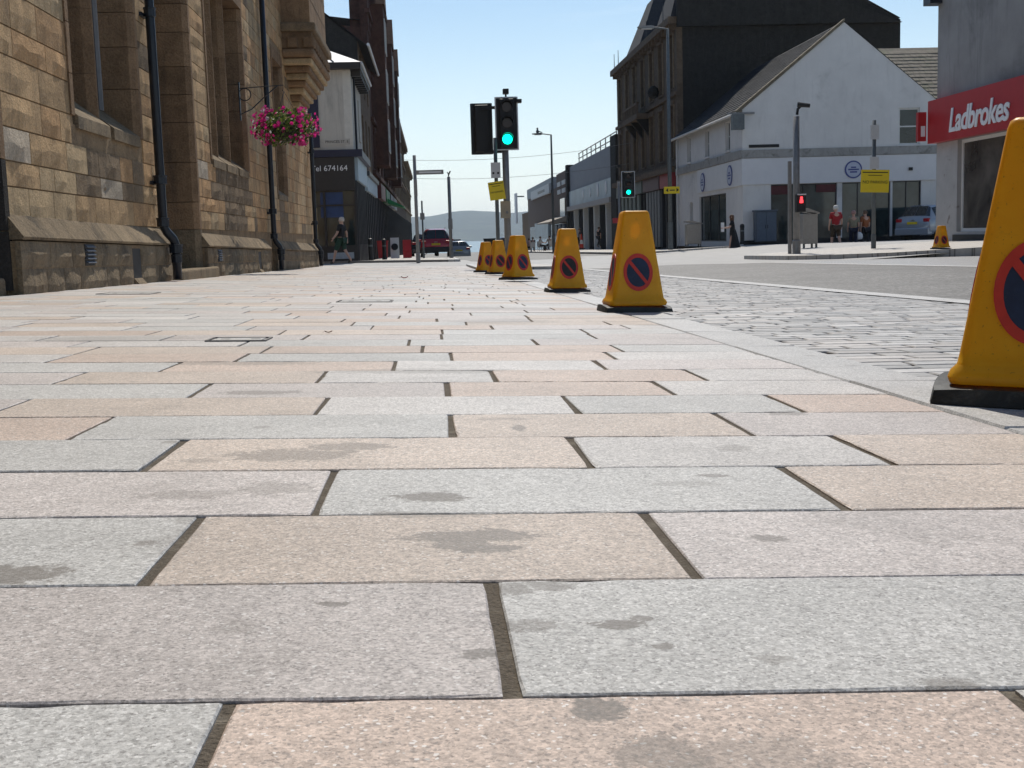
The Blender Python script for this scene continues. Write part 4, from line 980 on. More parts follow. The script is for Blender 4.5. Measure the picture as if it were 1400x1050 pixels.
# side wing with tiled roof behind, on the right
B = thing('tiled_roof_wing', 'brown tiled roof wing running behind the white gable', 'building', (28, 60, -.4))
MB().box(24.42, 38, 59.5, 68, -.6, 6.0).obj('wall', M_RENDER, B)
rb = MB(); rb.add([(21.9, 59.2, 5.9), (38, 59.2, 5.9), (38, 64.5, 9.7), (21.9, 64.5, 9.7), (38, 69, 6), (21.9, 69, 6)], [(0, 1, 2, 3), (3, 2, 4, 5)]); rf = rb.obj('roof', M_TILE, B)
a2 = math.atan2(3.8, 5.3); roof_courses(rf, lambda a, s_, h: (21.9 + a, 59.2 + s_ * cos(a2) - h * sin(a2), 5.9 + s_ * sin(a2) + h * cos(a2) + .02), 0, 14, 6.4, M_TILE, .36)

# ---------------- tall dark tenement with slate spires
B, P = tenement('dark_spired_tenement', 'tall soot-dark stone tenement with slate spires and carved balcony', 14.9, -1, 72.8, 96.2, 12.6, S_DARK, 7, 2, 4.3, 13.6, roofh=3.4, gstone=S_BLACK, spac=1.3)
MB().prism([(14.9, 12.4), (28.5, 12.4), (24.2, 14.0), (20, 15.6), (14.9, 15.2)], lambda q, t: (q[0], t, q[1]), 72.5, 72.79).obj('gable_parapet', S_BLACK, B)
sp = MB(); sp.add([(14.6, 73, 13.02), (19, 73, 13.02), (19, 78, 13.02), (14.6, 78, 13.02), (16.6, 75, 19.5), (17.2, 75, 19.5)], [(0, 1, 5, 4), (1, 2, 5), (2, 3, 4, 5), (3, 0, 4)]); sp.obj('spire', M_SLATE, B)
sp = MB(); sp.add([(14.6, 84, 13.02), (19, 84, 13.02), (19, 90, 13.02), (14.6, 90, 13.02), (16.0, 85.6, 16.6), (18, 85.6, 16.6), (18, 88.4, 16.6), (16, 88.4, 16.6)], [(0, 1, 5, 4), (1, 2, 6, 5), (2, 3, 7, 6), (3, 0, 4, 7), (4, 5, 6, 7)]); spo = sp.obj('spire', M_SLATE, B)
MB().cyl((17, 87, 16.6), (17, 87, 19.6), .05, .02, 6).obj('finial', M_IRON, spo); MB().lathe([(.03, 0), (.15, .12), (.03, .25)], 8, (17, 87, 17.4)).obj('finial_ball', M_IRON, spo)
bal = MB().boxp(P, 82, 88, .0, .9, 8.0, 8.35).obj('balcony', S_DARK, B)
for i in range(13): MB().boxp(P, 82.1 + i * .46, 82.25 + i * .46, .75, .88, 8.352, 8.95).obj('baluster', S_DARK, bal)
MB().boxp(P, 82, 88, .72, .9, 8.955, 9.1).obj('rail', S_DARK, bal)
for u in (82.4, 84.8, 87.2): MB().prism([(0.02, 6.9), (.8, 7.99), (.02, 7.99)], lambda q, t: P(t, q[0], q[1]), u, u + .35).obj('corbel', S_BLACK, bal)
MB().lathe([(.05, 0), (.32, .12), (.38, .4), (.3, .65), (.12, .8)], 10, P(78.6, .35, 8.9)).obj('urn', S_BLACK, B)
MB().boxp(P, 72.9, 96.1, .18, .55, 3.95, 4.29).obj('shop_cornice', S_DARK, B)
for nm, u0, u1, c in (('crimson', 73.2, 77.2, (.30, .03, .04)), ('plum', 77.6, 83.5, (.10, .035, .04)), ('greengrey', 84, 95.6, (.10, .12, .11))):
    MB().boxp(P, u0, u1, .05, .3, 3.1, 3.94).obj('fascia', simple('fascia_' + nm, c, .5, .15, 3, .05), B)
for i in range(5): MB().boxp(P, 78 + i * 1.05, 78.7 + i * 1.05, .0, .18, -.6, 3.05).obj('shutter', simple('grey_shutter', (.14, .145, .15), .5, .1, 5, .1), B)
for i in range(5): MB().boxp(P, 86 + i * 1.8, 87 + i * 1.8, .0, .12, -.3, 3.05).obj('shop_panel', simple('sage_panel', (.17, .2, .18), .6, .1, 5, .1), B)
for u in (74.3, 80, 92, 94): MB().cyl(P(u, .5, 13.0), P(u, .5, 14.0), .03, .02, 6).obj('roof_spike', M_IRON, B)
ch = MB().box(20.5, 23, 73.0, 74.4, 13, 18.5).obj('chimney', S_BLACK, B)

# ---------------- grey modern shop
B = thing('grey_modern_shop', 'grey boxy modern shop with glazed front and roof railing', 'shop', (15, 115, -.8)); P = PX(15.0, -1)
MB().boxp(P, 99.5, 131, -12, 0, 3.4, 7.65).obj('wall', simple('grey_panel_wall', (.30, .30, .31), .7, .07, 1, .15), B)
MB().boxp(P, 96.6, 99.45, -12, .25, -2, 8.2).obj('dark_pier', S_BLACK, B)
MB().boxp(P, 131.02, 132.5, -12, .3, -2, 7.9).obj('dark_pier', S_BLACK, B)
MB().boxp(P, 99.5, 131, -.2, .4, 2.95, 3.39).obj('canopy', simple('pale_canopy', (.42, .40, .38), .7, .1, 3, .1), B)
fs_ = MB().boxp(P, 99.5, 131, .001, .12, 3.395, 5.0).obj('fascia', simple('sky_fascia', (.34, .42, .46), .4, .2, .3, .05), B)
for i, r in enumerate((.55, .62, .42, .5)):
    MB().cyl(P(103 + i * 5.2, .12, 4.3), P(103 + i * 5.2, .16, 4.3), r, r, 18).obj('sign_blob', M_LETTER, fs_)
MB().boxp(P, 99.5, 131, -.6, -.5, -2, 2.94).obj('shop_window', glassm('pale_glass', (.10, .15, .17), .08), B)
for i in range(9): MB().boxp(P, 99.5 + i * 3.9, 99.9 + i * 3.9, -.5, .1, -2, 2.945).obj('pilaster', M_FRAME_W if i % 2 else M_FRAME_D, B)
rl = MB()
for z in (8.2, 8.7): rl.tube([P(100, -.4, z), P(126, -.4, z)], .05, 6)
rl.obj('roof_rail', M_STEEL, B)
for i in range(9): MB().cyl(P(100 + i * 3.2, -.4, 7.65), P(100 + i * 3.2, -.4, 8.75), .05, None, 6).obj('rail_post', M_STEEL, B)
MB().tube([P(98, -.5, 8.2), P(98, -.5, 10.3)], .05, 6).obj('aerial', M_STEEL, B); MB().tube([P(96.6, -.5, 9.4), P(99.4, -.5, 9.5)], .05, 6).obj('aerial_arm', M_STEEL, B)
# ---------------- brown flat roofed building by the sea front
B = thing('brown_brick_cafe', 'brown brick flat roofed building with white sign beside the sea', 'building', (15, 165, -1.2)); P = PX(15.1, -1)
BRK = brickm('brown_brick', (.12, .065, .04), (.15, .08, .05), (.2, .17, .14), 1, .22, .075, .85, .01)
MB().boxp(P, 133, 146, -12, 0, -3, 7.6).obj('wall', BRK, B); MB().boxp(P, 146.02, 190, -12, .02, -3, 6.1).obj('wall', BRK, B)
MB().boxp(P, 150, 190, -12, .1, 6.12, 7.6).obj('clerestory', simple('grey_cladding', (.30, .32, .33), .6, .15, 2, .1), B)
MB().boxp(P, 152, 180, .1, .35, 5.7, 6.9).obj('fascia', M_PLATE, B)
MB().boxp(P, 158, 168, .352, .37, 6.1, 6.45).obj('fascia_mark', M_FRAME_D, B)
for i in range(4): MB().boxp(P, 136 + (i % 2) * 5, 139.5 + (i % 2) * 5, .001, .1, 5.2 + (i // 2) * .9, 5.7 + (i // 2) * .9).obj('louvre', M_PLATE, B)
MB().boxp(P, 137, 142, .001, .06, 2.4, 4.6).obj('window', M_GLASS, B)
MB().prism([(0, 2.6), (2.2, 1.9), (2.2, 1.8), (0, 1.9)], lambda q, t: P(t, q[0], q[1]), 134, 150).obj('awning', simple('stone_awning', (.34, .3, .25), .8, .15, 2, .1), B)
MB().boxp(P, 134, 186, .021, .1, -2, 1.8).obj('shop_window', M_GLASS, B)
MB().boxp(P, 155, 175, .1, .3, .2, 2.2).obj('shop_sign', simple('sky_fascia', (.34, .42, .46)), B)
for i, u in enumerate((136, 140, 144)): MB().boxp(P, u, u + 3, .1, .25, .3, 1.7).obj('shop_panel', simple('blue_poster', (.03, .10, .32)), B)
MB().box(13.6, 13.9, 196, 199, 2.6, 7.4).obj('hanging_sign', M_LETTER, B); MB().box(13.9, 15.1, 197.4, 197.6, 6.8, 7.0).obj('sign_arm', M_STEEL_D, B)
MB().boxp(P, 190.02, 203, -12, .0, -3, 4.2).obj('wall', S_DARK, B)

# ---------------- betting shop on the right
B = thing('red_fascia_shop', 'grey rendered shop with a red fascia sign and large front window', 'shop', (14.7, 29, -.15)); LX = 14.72; P = PX(LX, -1)
wall_grid(P, 16, 34.75, -.9, 2.62, [(26.5, 33.35, .08, 2.62), (17.5, 25.6, .08, 2.62)], .4).obj('shopfront_wall', simple('painted_pier', (.40, .385, .37), .8, .1, 2, .3, 30, .005, dirt=(.22, .19, .17), dscale=3, dth=(.58, .72)), B)
MB().boxp(P, 16, 34.75, -.4, -.002, 2.621, 9.5).obj('wall', M_RENDER_G, B)
MB().boxp(PY(34.752), LX + .002, 26, -.02, .0, -.9, 9.5).obj('side_wall', M_RENDER_G, B)
MB().boxp(PY(16.0), LX + .4, 26, -18.7, .0, -.9, 9.49).obj('body', M_RENDER_G, B)
rf = MB(); rf.add([(LX - .3, 15.8, 9.5), (LX - .3, 35, 9.5), (20, 35, 13), (20, 15.8, 13), (26, 35, 9.5), (26, 15.8, 9.5)], [(0, 1, 2, 3), (3, 2, 4, 5), (1, 4, 2)]); rf.obj('roof', M_SLATE, B)
MB().tube([P(34.85, .05, z) for z in (9.4, 6.9, 6.7)], .06, 8).obj('downpipe', M_IRON, B)
MB().boxp(P, 34.5, 35.0, -.1, .35, 6.55, 6.75).obj('gutter_end', M_IRON, B)
fa = MB().boxp(P, 16, 34.85, .001, .24, 2.63, 3.84).obj('fascia', M_RED, B)
lettering('Ladbrokes', .90, M_LETTER, fa, (LX - .26, 31.6, 3.12), '-x', ext=.012, shear=.22, spacing=.93, bold=.018)
prj = MB().box(14.22, 14.46, 34.9, 35.06, 2.72, 3.55).obj('projecting_sign', M_RED, B)
MB().box(14.30, 14.42, 34.88, 34.899, 2.85, 3.15).obj('sign_mark', M_LETTER, prj)
for a, b in ((26.5, 33.35), (17.5, 25.6)): window(B, P, a, b, .08, 2.62, .12, M_RENDER, glassm('betting_glass', (.085, .075, .065), .12) if 'betting_glass' not in MATS else MATS['betting_glass'], bars=(2, 1), fw=.09, nm='shop_window')
MB().boxp(P, 26.3, 33.5, .0, .05, -.9, .0).obj('base_course', M_BLACK, B)

# ================================================================== STREET OBJECTS
def ground_z(x, y):
    if x < .95 and y < 33.6: return c_pav(x) + G(y)
    if x < 3 and y < 25.4: return c_bay(x) + G(y)
    if x < 3 and y < 33.3: return c_bay(min(x, 2.9)) + G(y) + .062
    if y > 48.6 and x < 1.1: return max(c_junc(max(x, -3)), -.07) + G(y) + .09
    if x > 8.2 and 24 < y < 35: return c_right(max(x, 9.3)) + G(y)
    if y > 53.4 and x > 9.3: return c_right(min(x, 14.7)) + G(y) + .012
    if y > 48.5: return -.067 + G(y)
    return c_junc(x) + G(y)

# ---------------- no-waiting cones
def face_pts(side, u, z, off, bw=.124, tw=.066, z0=.09, z1=.475):
    # point on one sloping face of the square cone; u in metres along the face
    t = (z - z0) / (z1 - z0); d = bw + (tw - bw) * t + off
    return {0: (u, -d, z), 1: (d, u, z), 2: (-u, d, z), 3: (-d, -u, z)}[side]
def make_cone(worn=False):
    t = thing('no_waiting_cone', 'x', 'cone', (0, 0, 0), 'yellow no-waiting cones along the kerb')
    def sq(w, z, ch=.18, n=3):
        pts = []
        for sx, sy, a0 in ((1, 1, 0), (-1, 1, pi / 2), (-1, -1, pi), (1, -1, 3 * pi / 2)):
            r = w * ch
            for k in range(n + 1):
                a = a0 + (pi / 2) * k / n; pts.append((sx * (w - r) + r * cos(a), sy * (w - r) + r * sin(a), z))
        return pts
    prof = [(.138, .034), (.142, .046), (.138, .058), (.128, .068), (.124, .09), (.0952, .281), (.066, .475), (.062, .487), (.054, .493)]
    rings = [sq(w, z) for w, z in prof]; hole = [(.026 * cos(pi / 32 + 2 * pi * k / 16 + pi / 16), .026 * sin(2 * pi * k / 16 + pi / 16), .493) for k in range(16)]
    n = 16; rings.append(hole)
    inner = [sq(w, z) for w, z in [(.058, .487), (.062, .475), (.0912, .281), (.120, .09), (.14, .038)]]
    rings += [[(x, y, .489) for x, y, z in hole]] + inner
    mb = MB(); mb.add([q for r in rings for q in r], [(i * n + k, i * n + (k + 1) % n, (i + 1) * n + (k + 1) % n, (i + 1) * n + k) for i in range(len(rings) - 1) for k in range(n)])
    body = mb.obj('body', M_CONE, t, smooth=False, fix=True)
    for p in body.data.polygons: p.use_smooth = True
    es = body.modifiers.new('edge', 'EDGE_SPLIT'); es.split_angle = radians(38)
    # rubber base, corners drooping a little
    mb = MB(); g = 8; H = .168; vs_ = []
    for lev in (0, 1):
        for j in range(g + 1):
            for i in range(g + 1):
                x, y = -H + 2 * H * i / g, -H + 2 * H * j / g; e = max(abs(x), abs(y)) / H
                k = 1 - .06 * (abs(x * y) / H / H) ** 3
                dr = -.012 * (abs(x) * abs(y) / H / H) ** 2 + .006 * sin(9 * x + 4) * e
                vs_.append((x * k * (1.03 if lev == 0 else 1), y * k * (1.03 if lev == 0 else 1), (.002 + max(0, dr) if lev == 0 else max(.018, .033 + dr))))
    N = (g + 1) ** 2; fs = []
    for j in range(g):
        for i in range(g):
            a = j * (g + 1) + i; fs += [(a, a + g + 1, a + g + 2, a + 1), (N + a, N + a + 1, N + a + g + 2, N + a + g + 1)]
    edge = [i for i in range(g + 1)] + [(j) * (g + 1) + g for j in range(1, g + 1)] + [g * (g + 1) + i for i in range(g - 1, -1, -1)] + [j * (g + 1) for j in range(g - 1, 0, -1)]
    for a, b in zip(edge, edge[1:] + edge[:1]): fs.append((a, b, N + b, N + a))
    MB().add(vs_, fs).obj('rubber_base', M_RUBBER, t)
    dm = M_DISCBLACK if worn else M_DISCBLUE
    for s in range(4):
        zc_, rx, rz, N = .195, .072, .091, 36
        def ell(k, off, h=0): return [face_pts(s, rx * k * cos(2 * pi * i / N), zc_ + rz * k * sin(2 * pi * i / N), off) for i in range(N)]
        mb = MB(); mb.add(ell(1, .0035) + ell(.78, .0035) + ell(1, -.002), [(i, (i + 1) % N, N + (i + 1) % N, N + i) for i in range(N)] + [(i, (i + 1) % N, 2 * N + (i + 1) % N, 2 * N + i) for i in range(N)])
        r = mb.obj('roundel_ring', M_RINGRED, t)
        MB().add(ell(.785, .0025), [tuple(range(N))]).obj('roundel_disc', dm, r)
        q = [face_pts(s, rx * a, zc_ + rz * b, .0042) for a, b in ((-.64, .50), (-.50, .64), (.64, -.50), (.50, -.64))]
        MB().add(q, [(0, 1, 2, 3)]).obj('roundel_bar', M_RINGRED, r)
    return t
c_blue = make_cone(); c_worn = make_cone(True)
CONES = [(1.172, 2.27, -31, 0, 'yellow no-waiting cone with a pen mark near its top, beside the setts', 1.09), (1.015, 6.12, 1, 0, 'second yellow no-waiting cone along the kerb from the pen-marked one, blue roundel', 1.03),
         (1.04, 9.45, 2, 1, 'third yellow no-waiting cone from the pen-marked one, blackened roundel', 1), (.94, 13.5, 27, 0, 'fourth yellow no-waiting cone from the pen-marked one, turned to show two roundels', 1),
         (.94, 17.6, 14, 1, 'fifth yellow no-waiting cone in the kerb row, close beside the last one', 1), (.86, 19.8, 22, 0, 'last yellow no-waiting cone along the kerb, before the signal pole', 1),
         (10.75, 25.1, 10, 1, 'single yellow no-waiting cone on the far pavement corner outside the red shop', 1)]
used = set()
for x, y, a, w, lab, s in CONES:
    src = c_worn if w else c_blue
    o = src if src not in used else copy_tree(src); used.add(src)
    o.location = (x, y, ground_z(x, y) + .004 + (.012 if x < 1.3 else 0)); o.rotation_euler = (-.013, .02, radians(a)); o['label'] = lab; o.scale = (s, s, s)
    if y < 3: near_cone = o
me = text_mesh('C', .035, .0004); me.materials.append(M_BLACK)
o = bpy.data.objects.new('pen_mark', me); col.objects.link(o); o.parent = near_cone; o.location = face_pts(0, .0, .43, .002); o.rotation_euler = (pi / 2 - .15, 0, 0)

# ---------------- posts, signals, signs
def pole(mb, x, y, z0, z1, r, n=10): mb.cyl((x, y, z0), (x, y, z1), r, r * .94, n)
SIG_GREEN = emit('signal_green', (.0, .9, .55), 3.2); SIG_RED = emit('signal_red_man', (1, .04, .05), 2.6)
M_LENSOFF = simple('dark_lens', (.03, .012, .008), .25, .1, 5, 0)
M_EDGEW = simple('white_edge', (.62, .63, .63), .5, .05, 5, 0)
def signal_head(parent, x, y, zc_, w, h, front=True, lit=2):
    # head of three lenses on a backing board; front faces the camera (-y)
    s = -1 if front else 1
    hd = MB().box(x - w * .32, x + w * .32, min(y, y - s * .0) - .11, y + .11, zc_ - h * .46, zc_ + h * .46).obj('signal_head', M_BLACK, parent, bevel=.02)
    yb = y + s * .02
    bm = MB().box(x - w / 2, x + w / 2, yb - .012, yb + .012, zc_ - h / 2, zc_ + h / 2).obj('backing_board', M_BLACK, hd, bevel=.02)
    e = MB(); b = .022
    for a in ((x - w / 2 - .004, x - w / 2 + b, zc_ - h / 2, zc_ + h / 2), (x + w / 2 - b, x + w / 2 + .004, zc_ - h / 2, zc_ + h / 2), (x - w / 2 + b, x + w / 2 - b, zc_ - h / 2 - .004, zc_ - h / 2 + b), (x - w / 2 + b, x + w / 2 - b, zc_ + h / 2 - b, zc_ + h / 2 + .004)):
        e.box(a[0], a[1], yb - .016, yb + .016, a[2], a[3])
    e.obj('board_edge', M_EDGEW if front else M_IRON, bm)
    for i in range(3):
        z = zc_ + h * .3 - i * h * .3; yf = y + s * .112
        MB().cyl((x, yf + s * .0, z), (x, yf + s * .02, z), .105, .1, 20).obj('lens', SIG_GREEN if (front and i == lit) else M_LENSOFF, hd)
        v = MB(); N = 12; pts = []
        for k in range(N + 1):
            a = pi * k / N; pts += [(x + .12 * cos(a), yf, z + .12 * sin(a)), (x + .12 * cos(a), yf + s * .16, z + .02 + .11 * sin(a))]
        v.add(pts, [(2 * k, 2 * k + 1, 2 * k + 3, 2 * k + 2) for k in range(N)]); v.obj('visor', M_BLACK, hd)
    return hd
def sigpost(x, y, top, r, name, label, cat, m=None):
    z = ground_z(x, y); t = thing(name, label, cat, (x, y, z))
    mb = MB(); pole(mb, x, y, z - .1, z + top, r); p = mb.obj('post', m or M_STEEL, t, smooth=True)
    MB().lathe([(r * 1.25, 0), (r * 1.25, .35), (r * 1.02, .37)], 12, (x, y, z + .01)).obj('post_base', m or M_STEEL, p)
    return t, z
t, z = sigpost(1.615, 26, 3.1, .075, 'traffic_signal', 'grey traffic signal post with a green light and two signal heads', 'traffic light')
signal_head(t, 1.655, 25.9, 2.675, .48, 1.1, True); signal_head(t, 1.14, 26.25, 2.61, .46, 1.07, False)
MB().box(1.15, 1.6, 26.02, 26.08, 2.08, 2.14).obj('bracket', M_BLACK, t); MB().box(1.15, 1.6, 26.02, 26.08, 3.0, 3.06).obj('bracket', M_BLACK, t)
d = MB().box(1.6, 1.72, 25.9, 26.1, 3.30, 3.40).obj('detector', M_BLACK, t); MB().cyl((1.66, 26, 3.1), (1.66, 26, 3.3), .02).obj('stem', M_BLACK, d)
d = MB().box(1.86, 1.98, 25.8, 26.0, 3.1, 3.17).obj('detector', M_BLACK, t); MB().box(1.66, 1.87, 25.95, 25.99, 3.1, 3.13).obj('arm', M_BLACK, d)
b = MB().box(1.47, 1.68, 25.78, 25.92, .70, 1.06).obj('control_box', simple('beige_box', (.36, .30, .22), .6, .1, 6, .1), t, bevel=.01); MB().cyl((1.6, 25.78, .82), (1.6, 25.76, .82), .03).obj('button', M_STEEL, b)
t, z = sigpost(1.39, 25.75, 2.7, .042, 'sign_post', 'thin dark post with tilted yellow notice and small grey plate beside the signal', 'sign', M_STEEL_D)
pl = MB().box(1.28, 1.48, 25.66, 25.68, 1.54, 1.86).obj('parking_plate', M_PLATE, t)
for dx in (-.05, .05): MB().box(1.38 + dx - .02, 1.38 + dx + .02, 25.655, 25.659, 1.62, 1.66).obj('plate_mark', M_BLACK, pl)
def yellow_notice(t, x, y, z, w, h, tilt, size, ybar=True):
    o = MB().box(-w / 2, w / 2, -.008, .008, -h / 2, h / 2).obj('yellow_notice', M_YELLOW, t, org=(0, 0, 0)); o.location = Vector((x, y, z)) - world_org(t); o.rotation_euler = (0, radians(tilt), 0)
    me = text_mesh('NO PARKING', size, .001); me.materials.append(M_BLACK); l_ = bpy.data.objects.new('lettering', me); col.objects.link(l_); l_.parent = o; l_.location = (0, -.012, -.03); l_.rotation_euler = (pi / 2, 0, 0)
    MB().box(-w * .45, w * .45, -.011, -.0085, h * .36, h * .40).obj('rule', M_BLACK, o, org=(0, 0, 0)); MB().box(-w * .25, w * .25, -.011, -.0085, h * .24, h * .265).obj('rule', M_BLACK, o, org=(0, 0, 0))
yellow_notice(t, 1.39, 25.67, 1.275, .33, .38, -7, .045)
# far signal across the junction
t, z = sigpost(9.3, 60, 3.6, .07, 'traffic_signal', 'distant traffic signal with a green light before the dark tenement', 'traffic light')
signal_head(t, 9.75, 59.9, 2.73, .66, 1.28, True); MB().box(9.3, 9.7, 59.97, 60.03, 2.05, 2.12).obj('bracket', M_STEEL_D, t); MB().box(9.22, 9.38, 59.8, 60.1, 3.55, 3.7).obj('detector', M_BLACK, t)
MB().box(8.95, 9.2, 59.8, 59.95, .85, 1.1).obj('wait_lamp', simple('wait_red', (.4, .03, .04), .4, .1, 5, 0), t)
# pedestrian signal pole with camera
t, z = sigpost(9.12, 30, 3.42, .085, 'pedestrian_signal', 'grey post with red man signal and camera on top', 'traffic light')
b = MB().box(9.06, 9.30, 29.78, 29.95, .70, 1.14).obj('signal_head', M_BLACK, t, bevel=.02)
MB().lathe([(.02, -.075), (.045, -.07), (.04, .0), (.028, .03), (.035, .07), (.01, .085)], 10, (9.18, 29.77, 1.0)).obj('red_man', SIG_RED, b)
MB().box(9.08, 9.28, 29.7, 29.79, 1.12, 1.15).obj('visor', M_EDGEW, b)
MB().tube([(9.14, 30, 3.1), (9.16, 30, 3.24), (9.22, 29.98, 3.3)], .035, 8).obj('camera_arm', M_BLACK, t); MB().cyl((9.12, 29.9, 3.34), (9.42, 29.85, 3.30), .065, .05, 10).obj('camera_body', M_BLACK, t)
MB().cyl((9.13, 30.6, z - .1), (9.13, 30.6, 2.0), .05).obj('second_post', M_STEEL, t)
# sign post with NO PARKING, right
t, z = sigpost(11.1, 30, 3.2, .05, 'sign_post', 'grey post with square yellow NO PARKING notice and small plates', 'sign', M_STEEL_D)
yellow_notice(t, 11.1, 29.93, 1.42, .72, .56, 2, .105)
MB().box(10.97, 11.2, 29.92, 29.95, 1.72, 2.02).obj('parking_plate', M_PLATE, t); MB().box(10.98, 11.2, 29.92, 29.95, 2.45, 2.8).obj('parking_plate', M_PLATE, t)
# finger post, left
t, z = sigpost(-.55, 45, 3.93, .065, 'finger_post', 'grey finger post with one sign arm pointing right', 'sign')
a = MB().box(-.5, .50, 44.97, 45.03, 2.68, 2.84).obj('sign_arm', M_STEEL, t); MB().box(-.40, .42, 44.96, 44.968, 2.73, 2.79).obj('arm_legend', M_EDGEW, a)
MB().box(-.60, -.48, 44.9, 44.98, 1.9, 2.5).obj('bracket_box', M_STEEL, t)
t, z = sigpost(.91, 60, 3.95, .085, 'camera_pole', 'plain grey pole with small bird-like detector on top by the red car', 'pole')
d = MB().tube([(.91, 60, 3.35), (.9, 60, 3.5), (.84, 60, 3.56)], .03, 6).obj('detector', M_BLACK, t); MB().tube([(.91, 60, 3.44), (1.0, 60, 3.62)], .035, 6).obj('arm', M_BLACK, d)
MB().box(.80, 1.02, 59.86, 59.95, .8, 1.3).obj('control_box', M_STEEL, t)
t, z = sigpost(-.45, 60, 2.8, .045, 'sign_post', 'short dark post with small grey plate in front of the red car', 'sign', M_STEEL_D)
MB().box(-.56, -.34, 59.9, 59.93, 1.3, 1.62).obj('parking_plate', M_STEEL, t)
# street lamps
def lamp(x, y, top, arm, label):
    z = ground_z(x, y); t = thing('street_lamp', label, 'lamp', (x, y, z))
    p = MB().cyl((x, y, z - .1), (x, y, top), .12, .07, 10).obj('column', M_STEEL_D, t, smooth=True)
    MB().cyl((x, y, z), (x, y, z + 1.3), .14, .14, 10).obj('column_base', M_STEEL_D, p)
    MB().tube([(x, y, top - .02), (x - arm * .5, y, top + .06), (x - arm * .75, y, top + .08)], .04, 8).obj('bracket_arm', M_STEEL_D, t)
    h = MB().prism([(0, 0), (.75, .02), (.8, .09), (.15, .14), (0, .1)], lambda q, k: (x - arm * .62 - q[0], y + k, top + .02 + q[1]), -.16, .16).obj('lantern', M_STEEL, t)
    MB().box(x - arm * .62 - .6, x - arm * .62 - .1, y - .12, y + .12, top - .01, top + .019).obj('lens', M_EDGEW, h)
    return t
t = lamp(11.85, 60, 10.2, 1.1, 'tall grey street lamp in front of the dark tenement, yellow arrow sign on it')
o = MB().box(11.52, 12.3, 59.78, 59.84, 2.22, 2.56).obj('arrow_sign', M_YELLOW, t); MB().prism([(-.14, 0), (-.02, .09), (-.02, -.09)], lambda q, k: (11.74 + q[0], k, 2.39 + q[1]), 59.76, 59.779).obj('arrow', M_BLACK, o)
MB().prism([(.14, 0), (.02, .09), (.02, -.09)], lambda q, k: (12.12 + q[0], k, 2.39 + q[1]), 59.76, 59.779).obj('arrow', M_BLACK, o); MB().box(11.8, 12.05, 59.76, 59.779, 2.36, 2.41).obj('sign_mark', M_BLACK, o)
t = lamp(9.5, 95, 8.15, 1.1, 'dark street lamp further down by the grey shop, gull on its arm')
g = thing('gull', 'small gull perched on the far street lamp arm', 'bird', (8.45, 95, 8.27)); s_ = MB(); s_.lathe([(.01, -.02), (.1, .05), (.13, .14), (.09, .24), (.05, .28), (.075, .34), (.06, .41), (.01, .44)], 10, (8.45, 95, 8.27)); s_.obj('body', M_STEEL_D, g, smooth=True)
MB().prism([(0, .12), (.3, .04), (.32, .07), (0, .2)], lambda q, k: (8.52 + q[0], 95 + k, 8.27 + q[1]), -.05, .05).obj('tail', M_STEEL_D, g); MB().cyl((8.39, 95, 8.63), (8.3, 95, 8.61), .02, .005, 6).obj('beak', M_YELLOW, g)
# cables slung across the street
for (xa, za, xb, zb, y), L in zip(((-3.0, 6.25, 14.95, 7.0, 90), (-3.0, 5.0, 14.95, 5.55, 91)), ('upper thin cable slung across the street', 'lower thin cable slung across the street')):
    pts = []
    for i in range(25):
        t_ = i / 24; pts.append((xa + (xb - xa) * t_, y, za + (zb - za) * t_ - .5 * 4 * t_ * (1 - t_)))
    tag(MB().tube(pts, .012, 5).obj('overhead_cable', M_STEEL, None, org=(xa, y, za)), L, 'cable', 'cables across the street')

# ---------------- bins, cabinet, bollard, boards
def bin_(x, y, w, label):
    z = ground_z(x, y); t = thing('litter_bin', label, 'bin', (x, y, z), 'steel litter bins'); h = 1.14
    MB().box(x - w / 2, x + w / 2, y - .28, y + .28, z + .14, z + h).obj('body', M_STAINLESS, t, bevel=.02)
    for sx in (-1, 1):
        for sy in (-1, 1): MB().box(x + sx * (w / 2 - .04) - .03, x + sx * (w / 2 - .04) + .03, y + sy * .24 - .03, y + sy * .24 + .03, z, z + .14).obj('leg', M_STEEL_D, t)
    MB().prism([(-.34, 0), (.36, -.10), (.36, -.06), (-.1, .09), (-.34, .07)], lambda q, k: (x + q[0] * w / .6, y + k, z + h + .09 + q[1]), -.32, .32).obj('lid', M_STAINLESS, t)
    MB().box(x + w / 2, x + w / 2 + .006, y - .2, y + .2, z + .86, z + 1.05).obj('slot', M_BLACK, t); MB().box(x - w * .3, x + w * .3, y - .288, y - .281, z + .3, z + .8).obj('panel', M_STAINLESS, t)
bin_(13.1, 60.5, .72, 'steel litter bin before the white shop side window'); bin_(12.55, 40, .50, 'steel litter bin beside the red man signal post')
z = ground_z(15.7, 56.2); t = thing('utility_cabinet', 'blue-grey utility cabinet against the white shop wall', 'cabinet', (15.7, 56.2, z))
MB().box(15.22, 16.2, 56.4, 56.9, z + .08, z + 1.5).obj('body', M_BLUEGREY, t, bevel=.02); MB().box(15.18, 16.24, 56.36, 56.92, z, z + .08).obj('base', M_BLACK, t); MB().box(15.17, 16.25, 56.34, 56.93, z + 1.502, z + 1.56).obj('top', M_BLUEGREY, t)
for a, b in ((15.26, 15.7), (15.72, 16.16)):
    d = MB().box(a, b, 56.375, 56.399, z + .12, z + 1.46).obj('door', M_BLUEGREY, t); MB().box(b - .06 if a < 15.5 else a + .03, b - .03 if a < 15.5 else a + .06, 56.36, 56.374, z + .7, z + .85).obj('handle', M_BLACK, d)
